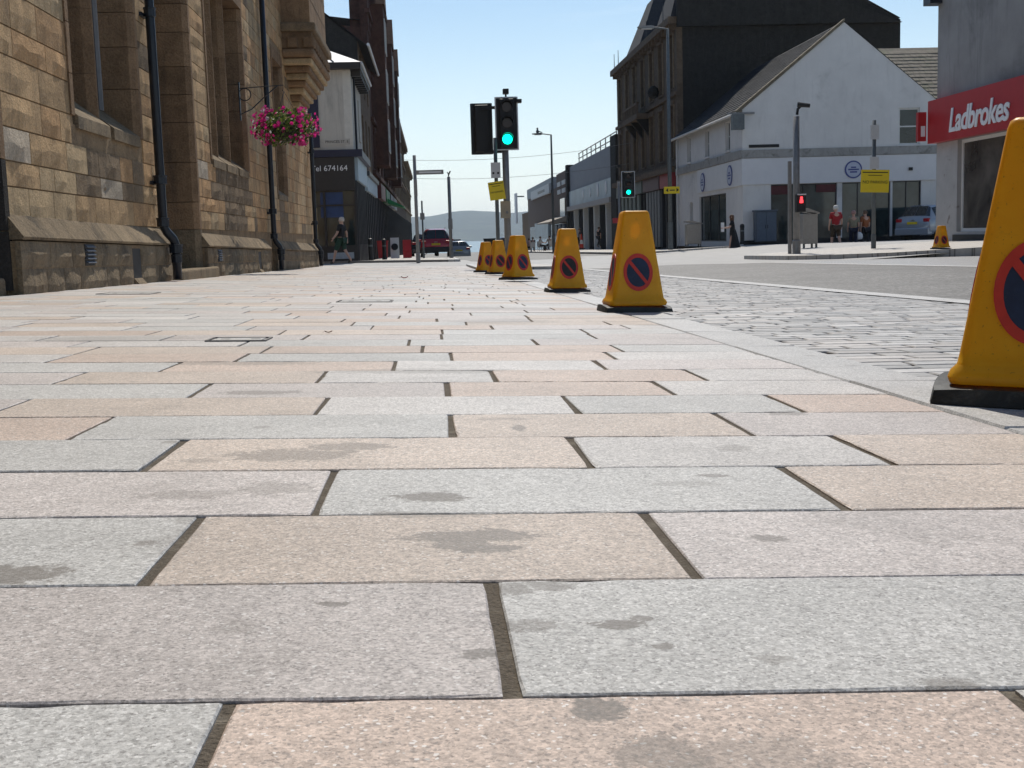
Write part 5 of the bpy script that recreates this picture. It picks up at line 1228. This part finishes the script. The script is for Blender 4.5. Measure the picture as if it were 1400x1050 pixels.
def bollard(x, y, label, h=.95, r=.1):
    z = ground_z(x, y); t = thing('bollard', label, 'bollard', (x, y, z))
    MB().lathe([(r * 1.2, 0), (r * 1.2, .1), (r, .14), (r, h * .8), (r * 1.1, h * .82), (r * 1.1, h * .9), (r * .9, h * .97), (r * .3, h)], 12, (x, y, z)).obj('body', M_BLACK, t, smooth=False)
    MB().lathe([(r * 1.02, h * .62), (r * 1.02, h * .7)], 12, (x, y, z)).obj('band', M_STEEL_D, t)
bollard(14.45, 56.0, 'short black bollard between the woman in black and the cabinet')
bollard(-2.55, 50.2, 'short grey bollard outside the cream shop', .9, .09); bollard(-2.1, 53, 'short dark bollard along the pavement past the cream shop', .9, .09)
def aboard(x, y, c, label, h=1.05):
    z = ground_z(x, y); t = thing('pavement_sign', label, 'sign', (x, y, z))
    for s in (-1, 1):
        MB().prism([(s * .32, 0), (s * .36, 0), (s * .05, h), (s * .01, h)], lambda q, k: (x + k, y + q[0], z + q[1]), -.22, .22).obj('panel', simple('board_' + c, {'white': (.6, .6, .58), 'red': (.4, .02, .02)}[c], .5, .05, 4, .05), t)
    MB().cyl((x, y - .24, z + h * .55), (x, y - .27, z + h * .56), .18, .18, 16).obj('printed_disc', M_BLACK if c == 'white' else M_RED, t)
aboard(-1.95, 63, 'white', 'white pavement sign with black disc before the red tenement'); aboard(-1.35, 64.5, 'red', 'red pavement sign next to the red parked car', .95)
z = ground_z(-2.55, 62.5); t = thing('red_tub', 'red square tub on the pavement before the red tenement', 'bin', (-2.55, 62.5, z))
MB().prism([(-.22, .0), (.22, .0), (.27, .85), (-.27, .85)], lambda q, k: (-2.55 + q[0], 62.5 + k, z + q[1]), -.27, .27).obj('body', simple('tub_red', (.42, .02, .02), .5, .08, 5, .1), t); MB().box(-2.84, -2.26, 62.2, 62.8, z + .852, z + .9).obj('rim', simple('tub_red', (.42, .02, .02)), t)
def traffic_cone(x, y, label):
    z = ground_z(x, y); t = thing('traffic_cone', label, 'cone', (x, y, z), 'red and white traffic cones by the grey shop'); H = 1.25
    MB().box(x - .28, x + .28, y - .28, y + .28, z, z + .07).obj('base', M_BLACK, t)
    o = simple('cone_red', (.55, .05, .03), .5, .08, 5, .1); wht = M_EDGEW
    for i, (a, b, m) in enumerate(((.07, .42, o), (.42, .75, wht), (.75, H, o))):
        r = lambda q: .2 - .16 * q / H; MB().lathe([(r(a), a), (r(b), b)], 14, (x, y, z)).obj('band', m, t, smooth=False)
traffic_cone(12.3, 100, 'red and white traffic cone nearer the dark pier of the grey shop'); traffic_cone(11.8, 103, 'red and white traffic cone by the grey shop window')
for x, L in ((1.6, 'dark square planter at the sea end of the street beyond the signal'), (5.0, 'dark square planter in the road end near the parked dark car')):
    z = ground_z(x, 118); t = thing('planter', L, 'planter', (x + .55, 118.5, z), 'planters at the sea end')
    MB().box(x, x + 1.1, 118, 119, z, z + 1.4).obj('box', M_BLACK, t, bevel=.02); MB().box(x - .05, x + 1.15, 117.95, 119.05, z + 1.401, z + 1.5).obj('rim', M_BLACK, t)

# ---------------- cars
def make_car(name, label, loc, rot, paint, L=4.2, Wd=1.78, H=1.5, suv=False, glass=None):
    t = thing(name, label, 'car', loc); t.rotation_euler = (0, 0, rot)
    hw = Wd / 2; g = glass or M_GLASS; zb = .24 if not suv else .3
    # stations along the length (rear at -L/2 faces -y): y, belt height, roof height, roof half width factor
    st = [(-L / 2, .62, .66, .80), (-L / 2 + .05, .86, .94, .86), (-L / 2 + .16, .95, 1.06, .80), (-L / 2 + .52, .97, H - .06, .66), (-L / 2 + .9, .96, H, .70), (0, .93, H, .71), (.55, .91, H - .03, .70), (1.15, .90, 1.0, .74), (L / 2 - .7, .86, .92, .80), (L / 2 - .18, .74, .78, .80), (L / 2, .55, .58, .7)]
    if H < 1.45: st = [(a, b * .98, c, d) for a, b, c, d in st]
    rings = []
    for i, (y, b, r, f) in enumerate(st):
        e = 1 if 0 < i < len(st) - 1 else .93
        wb = hw * e
        pr = [(wb * .92, zb), (wb, zb + .16), (wb, (zb + b) / 2 + .05), (wb * .965, b), (hw * f * 1.0 if r - b > .2 else wb * .9, r - .07 if r - b > .2 else r - .02), (hw * f * .82, r), (0, r + .015)]
        full = [(x, z) for x, z in pr] + [(-x, z) for x, z in pr[-2::-1]]
        rings.append([(x, y, z) for x, z in full])
    n = len(rings[0]); body = MB(); wins = {}
    body.add([q for r in rings for q in r], [])
    bf = []
    for i in range(len(st) - 1):
        for k in range(n - 1):
            f = (i * n + k, i * n + k + 1, (i + 1) * n + k + 1, (i + 1) * n + k)
            key = None
            if k in (3, n - 5) and 3 <= i <= 6: key = ('side_window', k)
            if i == 2 and k in (4, 5, n - 7, n - 6): key = ('rear_window', 0)
            if i == 6 and k in (4, 5, n - 7, n - 6): key = ('windscreen', 0)
            if key: wins.setdefault(key, []).append(f)
            bf.append(f)
    bf += [tuple(range(n)), tuple(range((len(st) - 1) * n + n - 1, (len(st) - 1) * n - 1, -1))]
    bf += [(i * n, (i + 1) * n, (i + 1) * n + n - 1, i * n + n - 1) for i in range(len(st) - 1)]
    body.f = bf; body.m = [0] * len(bf)
    bo = body.obj('body', paint, t, org=(0, 0, 0)); bo.data.polygons.foreach_set('use_smooth', [True] * len(bf)); es = bo.modifiers.new('e', 'EDGE_SPLIT'); es.split_angle = radians(40)
    allv = [Vector(q) for r in rings for q in r]; cen = Vector((0, 0, .9))
    for (nm, k), fl in wins.items():
        mb = MB()
        for f in fl:
            q = [allv[i] for i in f]; c = sum(q, Vector()) / 4
            nrm = (q[1] - q[0]).cross(q[3] - q[0]); 
            if nrm.length < 1e-6: nrm = (q[2] - q[1]).cross(q[3] - q[1])
            nrm.normalize()
            if nrm.dot(c - cen) < 0: nrm = -nrm
            sh = .93 if nm == 'side_window' else .97
            mb.add([c + (p - c) * sh + nrm * .008 for p in q], [(0, 1, 2, 3)])
        mb.obj(nm, g, bo, org=(0, 0, 0))
    y0 = -L / 2
    MB().box(-hw * .97, hw * .97, y0 - .07, y0 + .25, zb - .02, zb + .30).obj('rear_bumper', M_FRAME_D if suv else paint, t, org=(0, 0, 0), bevel=.05)
    MB().box(-hw * .97, hw * .97, L / 2 - .2, L / 2 + .06, zb - .02, zb + .28).obj('front_bumper', M_FRAME_D if suv else paint, t, org=(0, 0, 0), bevel=.05)
    pl = MB().box(-.26, .26, y0 - .012, y0 + .1, .70, .81).obj('number_plate', M_YELLOW, t, org=(0, 0, 0))
    for s in (-1, 1):
        MB().box(min(s * hw * .62, s * hw * .95), max(s * hw * .62, s * hw * .95), y0 + .0, y0 + .3, .80, .96).obj('tail_light', simple('tail_red', (.45, .01, .02), .25, .05, 4, 0), t, org=(0, 0, 0), bevel=.03)
        MB().box(min(s * hw * .6, s * hw * .9), max(s * hw * .6, s * hw * .9), L / 2 - .3, L / 2 - .02, .6, .74).obj('headlight', M_EDGEW, t, org=(0, 0, 0), bevel=.03)
        MB().box(min(s * hw, s * (hw + .17)), max(s * hw, s * (hw + .17)), .72, .92, .92, 1.06).obj('mirror', paint, t, org=(0, 0, 0), bevel=.03)
        for y in (y0 + .75, L / 2 - .8):
            w = MB().cyl((s * (hw - .2), y, .32), (s * (hw + .015), y, .32), .325, .325, 20).obj('wheel', M_RUBBER, t, org=(0, 0, 0))
            MB().cyl((s * (hw + .012), y, .32), (s * (hw + .022), y, .32), .22, .2, 14).obj('rim', M_STAINLESS, w, org=(0, 0, 0))
    MB().box(-.1, .1, y0 - .005, y0 + .1, .86, .9).obj('badge', M_STAINLESS, t, org=(0, 0, 0))
    if suv:
        for s in (-1, 1): MB().tube([(s * .58, -.9, H + .05), (s * .58, .5, H + .05)], .03, 6).obj('roof_rail', M_STAINLESS, t, org=(0, 0, 0))
    return t
def gz(x, y): return ground_z(x, y) + .002
make_car('red_car', 'red hatchback parked along the left kerb, seen from behind', (.2, 74.1, gz(.2, 74)), 0, carpaint('red', (.45, .015, .025)), 4.3, 1.82, 1.66, True)
make_car('dark_car', 'dark car hidden beyond the red car by the shops', (-.55, 82, gz(0, 82)), .02, carpaint('dark', (.03, .03, .035)), 4.2, 1.78, 1.5)
make_car('grey_car', 'small pale grey hatchback driving off beyond the red car', (1.95, 92, gz(2, 92) - .3), .0, carpaint('grey', (.30, .31, .32)), 3.9, 1.7, 1.45)
make_car('dark_car', 'dark car parked near the sea front cafe', (6.6, 110, gz(6.6, 110)), 0.05, carpaint('dark', (.03, .03, .035)), 4.2, 1.78, 1.5)
make_car('silver_car', 'silver-blue hatchback half hidden behind the red fascia shop corner', (23.55, 54.9, .24 + G(54)), radians(-58), carpaint('silver', (.30, .33, .37)), 4.5, 1.85, 1.56)

# ---------------- people
def skin(name, pts, edges, radii, mat, parent, root=0, sub=2):
    me = bpy.data.meshes.new(name); me.from_pydata(pts, edges, [])
    o = bpy.data.objects.new(name, me); col.objects.link(o)
    m = o.modifiers.new('s', 'SKIN'); m.use_smooth_shade = True
    for v, r in zip(me.skin_vertices[0].data, radii): v.radius = r if isinstance(r, tuple) else (r, r)
    me.skin_vertices[0].data[root].use_root = True
    o.modifiers.new('u', 'SUBSURF').levels = sub; o.modifiers['u'].render_levels = sub
    dg = bpy.context.evaluated_depsgraph_get(); nm = bpy.data.meshes.new_from_object(o.evaluated_get(dg)); bpy.data.objects.remove(o); bpy.data.meshes.remove(me)
    nm.materials.clear(); nm.materials.append(mat); nm.polygons.foreach_set('use_smooth', [True] * len(nm.polygons))
    q = bpy.data.objects.new(name, nm); col.objects.link(q); q.parent = parent; return q
def person(label, x, y, z, face, h, top, bottom, legs='trousers', hair=(.05, .03, .02), stride=.25, armL=(.0, .05), armR=(.0, .05), lean=0, bag=None, sit=False, cap=None, dress=False, shoe=(.03, .03, .03), group=None):
    t = thing('person', label, 'person', (x, y, z), group); t.rotation_euler = (0, 0, face); k = h / 1.75; S = lambda p: (p[0] * k, p[1] * k, p[2] * k)
    ly = lambda zz: lean * (zz - .9)
    P = {'pel': (0, 0, .95), 'wst': (0, ly(1.1), 1.1), 'chs': (0, ly(1.32), 1.32), 'nck': (0, ly(1.48), 1.49), 'hd0': (0, .02 + ly(1.56), 1.57), 'hd1': (0, .03 + ly(1.64), 1.66), 'hd2': (0, .02 + ly(1.7), 1.73)}
    for s, n in ((-1, 'L'), (1, 'R')):
        st = stride * (1 if s < 0 else -1); sw, bend = armL if s < 0 else armR
        P['sh' + n] = (s * .185, ly(1.42), 1.43); ey, ez = sin(sw) * .28, -cos(sw) * .28
        P['el' + n] = (s * .235, ly(1.42) + ey, 1.43 + ez); a2_ = sw + bend
        P['wr' + n] = (s * .235 - s * .04 * (bend > .5), P['el' + n][1] + sin(a2_) * .25, P['el' + n][2] - cos(a2_) * .25)
        d = Vector((0, sin(a2_), -cos(a2_)))
        P['pm' + n] = tuple(Vector(P['wr' + n]) + d * .07)
        sd = Vector((0, d.z, -d.y))
        for i, (o_, ln) in enumerate(((-.028, .07), (-.009, .085), (.01, .08), (.028, .06))):
            P['f%d' % i + n] = tuple(Vector(P['pm' + n]) + sd * o_ * 1.0 + d * ln + Vector((-s * .015, 0, 0)))
        P['th' + n] = tuple(Vector(P['wr' + n]) + d * .06 + sd * -.05)
        P['hp' + n] = (s * .095, 0, .90)
        if sit: P['kn' + n] = (s * .12, .42, .50); P['an' + n] = (s * .12, .40, .09); P['to' + n] = (s * .13, .54, .04)
        else: P['kn' + n] = (s * .10, st * .55 + .03, .50); P['an' + n] = (s * .10, st * 1.05 - (.05 if st < 0 else 0), .09 + (.05 if st < 0 else 0)); P['to' + n] = (s * .115, P['an' + n][1] + .14, .035 + (.01 if st < 0 else 0))
    off = -.40 if sit else 0
    if sit:
        for q in P:
            if q[:2] not in ('kn', 'an', 'to'): P[q] = (P[q][0], P[q][1], P[q][2] + off)
    R = {'pel': (.155, .115), 'wst': (.14, .1), 'chs': (.165, .11), 'nck': .055, 'hd0': (.075, .085), 'hd1': (.085, .10), 'hd2': (.06, .07)}
    for n in 'LR': R.update({'sh' + n: .065, 'el' + n: .045, 'wr' + n: .03, 'pm' + n: (.035, .02), 'th' + n: .012, 'hp' + n: .09, 'kn' + n: .062, 'an' + n: .042, 'to' + n: (.04, .03), **{'f%d' % i + n: .0095 for i in range(4)}})
    E_ = [('pel', 'wst'), ('wst', 'chs'), ('chs', 'nck'), ('nck', 'hd0'), ('hd0', 'hd1'), ('hd1', 'hd2')]
    for n in 'LR': E_ += [('chs', 'sh' + n), ('sh' + n, 'el' + n), ('el' + n, 'wr' + n), ('wr' + n, 'pm' + n), ('wr' + n, 'th' + n), ('pel', 'hp' + n), ('hp' + n, 'kn' + n), ('kn' + n, 'an' + n), ('an' + n, 'to' + n)] + [('pm' + n, 'f%d' % i + n) for i in range(4)]
    def grow(name, keys, edges, f, add, mat, over={}):
        kk = [q for q in P if q in keys]; ix = {q: i for i, q in enumerate(kk)}
        rr = []
        for q in kk:
            r = over.get(q, R[q]); r = r if isinstance(r, tuple) else (r, r); rr.append((max(.006, r[0] * f + add) * k, max(.006, r[1] * f + add) * k))
        return skin(name, [S(P[q]) for q in kk], [(ix[a], ix[b]) for a, b in edges if a in ix and b in ix], rr, mat, t)
    body = grow('body', set(P), E_, 1, 0, M_SKIN)
    arms = [q + n for n in 'LR' for q in ('sh', 'el')]
    P2 = dict(P)
    for n in 'LR':
        e = Vector(P['sh' + n]).lerp(Vector(P['el' + n]), .8); P['el' + n] = tuple(e)
    grow('shirt', {'pel', 'wst', 'chs', *arms} | ({'nck'} if False else set()), E_, 1.06, .018, cloth(*top))
    P.update(P2)
    if dress:
        N = 18; prof = [(.15, 1.08), (.19, .9), (.23, .6), (.28, .3), (.33, .10)]
        mb = MB(); mb.add([S((r * cos(2 * pi * i / N) * (1 + .04 * sin(5 * i)), r * .9 * sin(2 * pi * i / N) * (1 + .05 * cos(4 * i)) - (.12 * (1.08 - zz)), zz)) for r, zz in prof for i in range(N)], [(j * N + i, j * N + (i + 1) % N, (j + 1) * N + (i + 1) % N, (j + 1) * N + i) for j in range(len(prof) - 1) for i in range(N)])
        mb.obj('skirt', cloth(*bottom), t, smooth=True, org=(0, 0, 0))
    else:
        keep = {'pel', 'hpL', 'hpR', 'knL', 'knR'} | ({'anL', 'anR'} if legs == 'trousers' else set())
        grow('trousers' if legs == 'trousers' else 'shorts', keep, E_, 1.12, .02, cloth(*bottom))
    for n in 'LR': grow('shoe', {'an' + n, 'to' + n}, E_, 1.15, .012, simple('shoe_%d' % int(shoe[0] * 100), shoe, .6, .1, 9, .1))
    hd = Vector(P['hd1']); N = 12; mb = MB()
    hp = [(.02, .115), (.07, .10), (.10, .06), (.108, .0), (.10, -.06)] + ([(.10, -.14), (.085, -.22)] if dress else [])
    mb.lathe([(r * k, zz * k) for r, zz in reversed(hp)], 14, S((hd.x, hd.y - .028, hd.z + .0))); mb.obj('hair' if not cap else 'cap', simple('hair_%d_%d' % (int(hair[0] * 99), int(hair[2] * 99)), hair, .7, .3, 30, .5, 80, .01), t, smooth=True, org=(0, 0, 0))
    MB().lathe([(.004, .03), (.016, -.012), (.01, -.02)], 8, S((hd.x, hd.y + .095, hd.z - .02))).obj('nose', M_SKIN, t, smooth=True, org=(0, 0, 0))
    for s in (-1, 1): MB().lathe([(.004, -.008), (.011, 0), (.004, .008)], 8, S((s * .034, hd.y + .082, hd.z + .012))).obj('eye', M_BLACK, t, org=(0, 0, 0)); MB().lathe([(.006, -.03), (.02, .0), (.008, .03)], 8, S((s * .094, hd.y - .005, hd.z - .01))).obj('ear', M_SKIN, t, org=(0, 0, 0))
    return t, {q: Vector(S(v)) for q, v in P.items()}
def wpt(t, v): return Vector(t.location) + Matrix.Rotation(t.rotation_euler.z, 3, 'Z') @ v
def carrier(t, v, label, c, sz=.34):
    w = wpt(t, v); b = thing('carrier_bag', label, 'bag', w)
    mb = MB(); N = 10; prof = [(.05, -.08), (.6, -.16), (.95, -.35), (1, -.62), (.85, -.8), (.3, -.84)]
    mb.add([(w.x + r * sz * .55 * cos(2 * pi * i / N) * (1 + .08 * sin(3 * i)), w.y + r * sz * .3 * sin(2 * pi * i / N), w.z + zz * sz * 1.3) for r, zz in prof for i in range(N)], [(j * N + i, j * N + (i + 1) % N, (j + 1) * N + (i + 1) % N, (j + 1) * N + i) for j in range(len(prof) - 1) for i in range(N)])
    mb.obj('sack', simple('bag_white', c, .5, .08, 9, .4, 20, .02), b, smooth=True); MB().tube([w + Vector((-.05, 0, -.14)), w + Vector((0, 0, .0)), w + Vector((.05, 0, -.14))], .012, 6).obj('handle', simple('bag_white', c), b)
x, y = 13.0, 52.0
t, P = person('woman in a long black dress walking with papers held out', x, y, ground_z(x, y), radians(80), 1.62, ('black', (.012, .012, .014)), ('black', (.012, .012, .014)), hair=(.10, .045, .02), dress=True, stride=.16, armL=(.5, 1.0), armR=(.4, 1.1), lean=.04)
w = wpt(t, P['pmL'].lerp(P['pmR'], .5)); pt = thing('paper_sheet', 'white open newspaper held by the woman in black', 'newspaper', w); MB().box(w.x - .02, w.x + .005, w.y - .26, w.y + .26, w.z - .16, w.z + .24).obj('pages', M_LETTER, pt, bevel=.004); MB().box(w.x + .006, w.x + .009, w.y - .2, w.y + .2, w.z - .1, w.z + .2).obj('print', M_STEEL, pt)
x, y = 16.95, 50.2
person('man in red shirt and dark shorts walking away in a white cap', x, y, ground_z(x, y), radians(5), 1.84, ('red', (.30, .014, .018)), ('brown', (.05, .035, .022)), 'shorts', hair=(.6, .58, .54), cap=True, stride=.2, armL=(.1, .2), armR=(-.1, .3), shoe=(.4, .4, .4))
x, y = 17.85, 50.6
t, P = person('woman in khaki top and navy trousers carrying a white bag', x, y, ground_z(x, y), radians(-10), 1.62, ('khaki', (.22, .21, .15)), ('navy', (.014, .017, .035)), hair=(.35, .2, .18), stride=.1, armL=(.1, .3), armR=(.05, .1))
carrier(t, P['pmR'], 'white plastic carrier bag in the hand of the woman in khaki', (.65, .65, .66))
x, y = 18.5, 51.0
person('person in orange-brown top behind the yellow sign post', x, y, ground_z(x, y), radians(20), 1.62, ('rust', (.28, .09, .03)), ('dark', (.02, .02, .024)), hair=(.12, .07, .04), stride=.1)
x, y = -3.45, 46.2
person('man in black t-shirt and green shorts walking past the cream shop', x, y, ground_z(x, y), radians(70), 1.74, ('black2', (.014, .014, .016)), ('green', (.02, .055, .035)), 'shorts', hair=(.5, .45, .4), stride=.28, armL=(.3, .4), armR=(-.35, .3), lean=-.1, shoe=(.06, .05, .04))
for (x, y, f, c, lab, si) in ((12.35, 101.5, 90, ('grey', (.05, .05, .06)), 'dark-clothed pedestrian standing before the grey shop window', 0), (13.9, 101, -60, ('black3', (.02, .02, .02)), 'dark-clothed pedestrian near the dark pier of the grey shop', 0)):
    person(lab, x, y, ground_z(x, y), radians(f), 1.72, c, ('dark', (.02, .02, .024)), stride=.2)
for i, (x, y, f, c, lab) in enumerate(((8.9, 112, 60, ('pink', (.4, .3, .3)), 'seated person in pale pink at a cafe table'), (10.0, 112.6, -70, ('white', (.55, .54, .52)), 'seated person in white at a cafe table'), (10.9, 113, 30, ('cream', (.4, .36, .3)), 'seated person in cream at a cafe table'), (9.5, 115, 0, ('black4', (.03, .03, .03)), 'seated person in black at a cafe table'))):
    t, P = person(lab, x, y, ground_z(x, y) - .0, radians(f), 1.75, c, ('dark', (.02, .02, .024)), sit=True, armL=(.5, .9), armR=(.5, .9))
    ch = thing('cafe_chair', 'pale cafe chair under the ' + lab.split(' at ')[0], 'chair', (x, y, ground_z(x, y)), 'cafe chairs'); z = ground_z(x, y); M = Matrix.Rotation(radians(f), 3, 'Z')
    def bx(nm, a, b, c_, d_, e, f_):
        mb = MB(); mb.boxp(lambda u, v, w_: tuple(M @ Vector((u, v, w_)) + Vector((x, y, z))), a, b, c_, d_, e, f_); mb.obj(nm, M_PLATE, ch)
    bx('seat', -.22, .22, -.2, .22, .40, .44); bx('backrest', -.22, .22, -.24, -.2, .44, .9)
    for a in (-.2, .16):
        for b in (-.2, .18): bx('leg', a, a + .04, b, b + .04, 0, .4)

# ---------------- hanging basket on the wall
hx, hy, hz_ = -2.36, 20.6, 2.24
t = thing('hanging_basket', 'hanging flower basket of pink petunias on the sandstone wall', 'flower basket', (hx, hy, hz_))
br = MB().tube([(WX, hy, hz_ + .62), (hx, hy, hz_ + .66), (hx - .02, hy, hz_ + .56)], .008, 6).obj('bracket', M_IRON, t)
MB().tube([(WX + .02, hy, hz_ + .2), (WX + .2, hy, hz_ + .28), (WX + .45, hy, hz_ + .5), (hx - .1, hy, hz_ + .65)], .010, 6).obj('scroll', M_IRON, br); MB().tube([(WX + .1 + .1 * cos(a), hy, hz_ + .52 + .1 * sin(a)) for a in frange(0, 2 * pi, 14)], .008, 5).obj('scroll', M_IRON, br)
MB().boxp(PW, hy - .03, hy + .03, .0, .02, hz_ + .1, hz_ + .72).obj('wall_plate', M_IRON, br)
for a in (0, 2.1, 4.2): MB().tube([(hx, hy, hz_ + .56), (hx + .26 * cos(a), hy + .26 * sin(a), hz_ + .05)], .005, 4).obj('chain', M_IRON, t)
MB().lathe([(.05, -.26), (.18, -.2), (.26, -.06), (.28, .02), (.2, .03)], 16, (hx, hy, hz_)).obj('bowl', simple('basket_liner', (.05, .045, .03), .9, .3, 14, .6, 40, .01), t)
LM = [leafy('leaf_green', (.10, .16, .025)), leafy('leaf_pale', (.18, .22, .05)), leafy('leaf_dark', (.035, .06, .015))]
mb = MB()
def inside():
    while True:
        a = rnd.uniform(0, 2 * pi); r = rnd.random() ** .4; b = rnd.uniform(-1, 1)
        v = Vector((r * cos(a) * math.sqrt(1 - b * b * .8), r * sin(a) * math.sqrt(1 - b * b * .8), r * b)); return v
for i in range(1900):
    v = inside(); c = Vector((hx, hy, hz_ + .0)) + Vector((v.x * .50, v.y * .54, v.z * .31 - .02)); s_ = rnd.uniform(.018, .04)
    d = Vector((rnd.gauss(0, 1), rnd.gauss(0, 1), rnd.gauss(0, .7))).normalized(); u_ = d.orthogonal().normalized(); w_ = d.cross(u_)
    mb.add([c - u_ * s_, c + w_ * s_ * .55, c + u_ * s_ * 1.1, c - w_ * s_ * .55], [(0, 1, 2), (0, 2, 3)], rnd.choices((0, 1, 2), (5, 3, 4))[0])
tag(mb.obj('foliage', LM, t, fix=False), kind='stuff')
FM = [leafy('petal_magenta', (.62, .02, .22), .4), leafy('petal_pink', (.72, .06, .30), .4), leafy('petal_white', (.75, .70, .72), .4)]
fmesh = []
for m in FM:
    mb = MB(); N = 10; mb.add([(0, 0, -.02)] + [(.032 * (1 if i % 2 else .82) * cos(2 * pi * i / N), .032 * (1 if i % 2 else .82) * sin(2 * pi * i / N), .006 * (i % 2)) for i in range(N)], [(0, 1 + i, 1 + (i + 1) % N) for i in range(N)]); fmesh.append(mb.mesh('flower', m, fix=False))
for i in range(290):
    v = inside().normalized(); side = rnd.random()
    if rnd.random() < .6: v.x = math.copysign(max(abs(v.x), .5), v.x)
    c = Vector((hx, hy, hz_)) + Vector((v.x * .56, v.y * .56, v.z * .33 - .01)) * rnd.uniform(.82, 1.1)
    q = (v + Vector((rnd.gauss(0, .4), -.35, rnd.gauss(0, .4)))).normalized().to_track_quat('Z', 'Y').to_euler(); s_ = rnd.uniform(.8, 1.3)
    linkpart('flower', fmesh[rnd.choices((0, 1, 2), (6, 4, .7))[0]], t, c, q, (s_, s_, s_))

# ---------------- fallen leaves and crumbs on the paving
LF = leafy('dead_leaf', (.10, .045, .02), .2); LR = leafy('red_leaf', (.22, .02, .02), .2)
for x, y, s_, m, lab in ((-.37, 15.4, .045, LR, 'curled dark red leaf lying on the distant paving'), (-.39, 4.42, .014, LF, 'small dry leaf lying on the paving near the metal cover'), (1.0, 3.9, .016, LF, 'small dry leaf lying on the kerb stone')):
    z = ground_z(x, y) + .003; mb = MB(); n = 7; vs_ = []
    for i in range(n):
        u = i / (n - 1); wd = sin(pi * min(1, u * .95 + .03)) * .42; vs_ += [(x + (u - .5) * s_ * 2, y - wd * s_, z + .35 * s_ * (abs(u - .5) * 2) ** 2 + .22 * s_), (x + (u - .5) * s_ * 2, y, z + .35 * s_ * (abs(u - .5) * 2) ** 2), (x + (u - .5) * s_ * 2, y + wd * s_, z + .35 * s_ * (abs(u - .5) * 2) ** 2 + .25 * s_)]
    mb.add(vs_, [(3 * i + k, 3 * i + k + 1, 3 * i + k + 4, 3 * i + k + 3) for i in range(n - 1) for k in (0, 1)])
    lt = thing('fallen_leaf', lab, 'leaf', (x, y, z)); mb.obj('blade', m, lt, fix=False, smooth=True); MB().tube([(x - s_, y, z + .3 * s_), (x - s_ * 1.5, y + .1 * s_, z + .1 * s_)], .03 * s_, 5).obj('stalk', LF, lt)
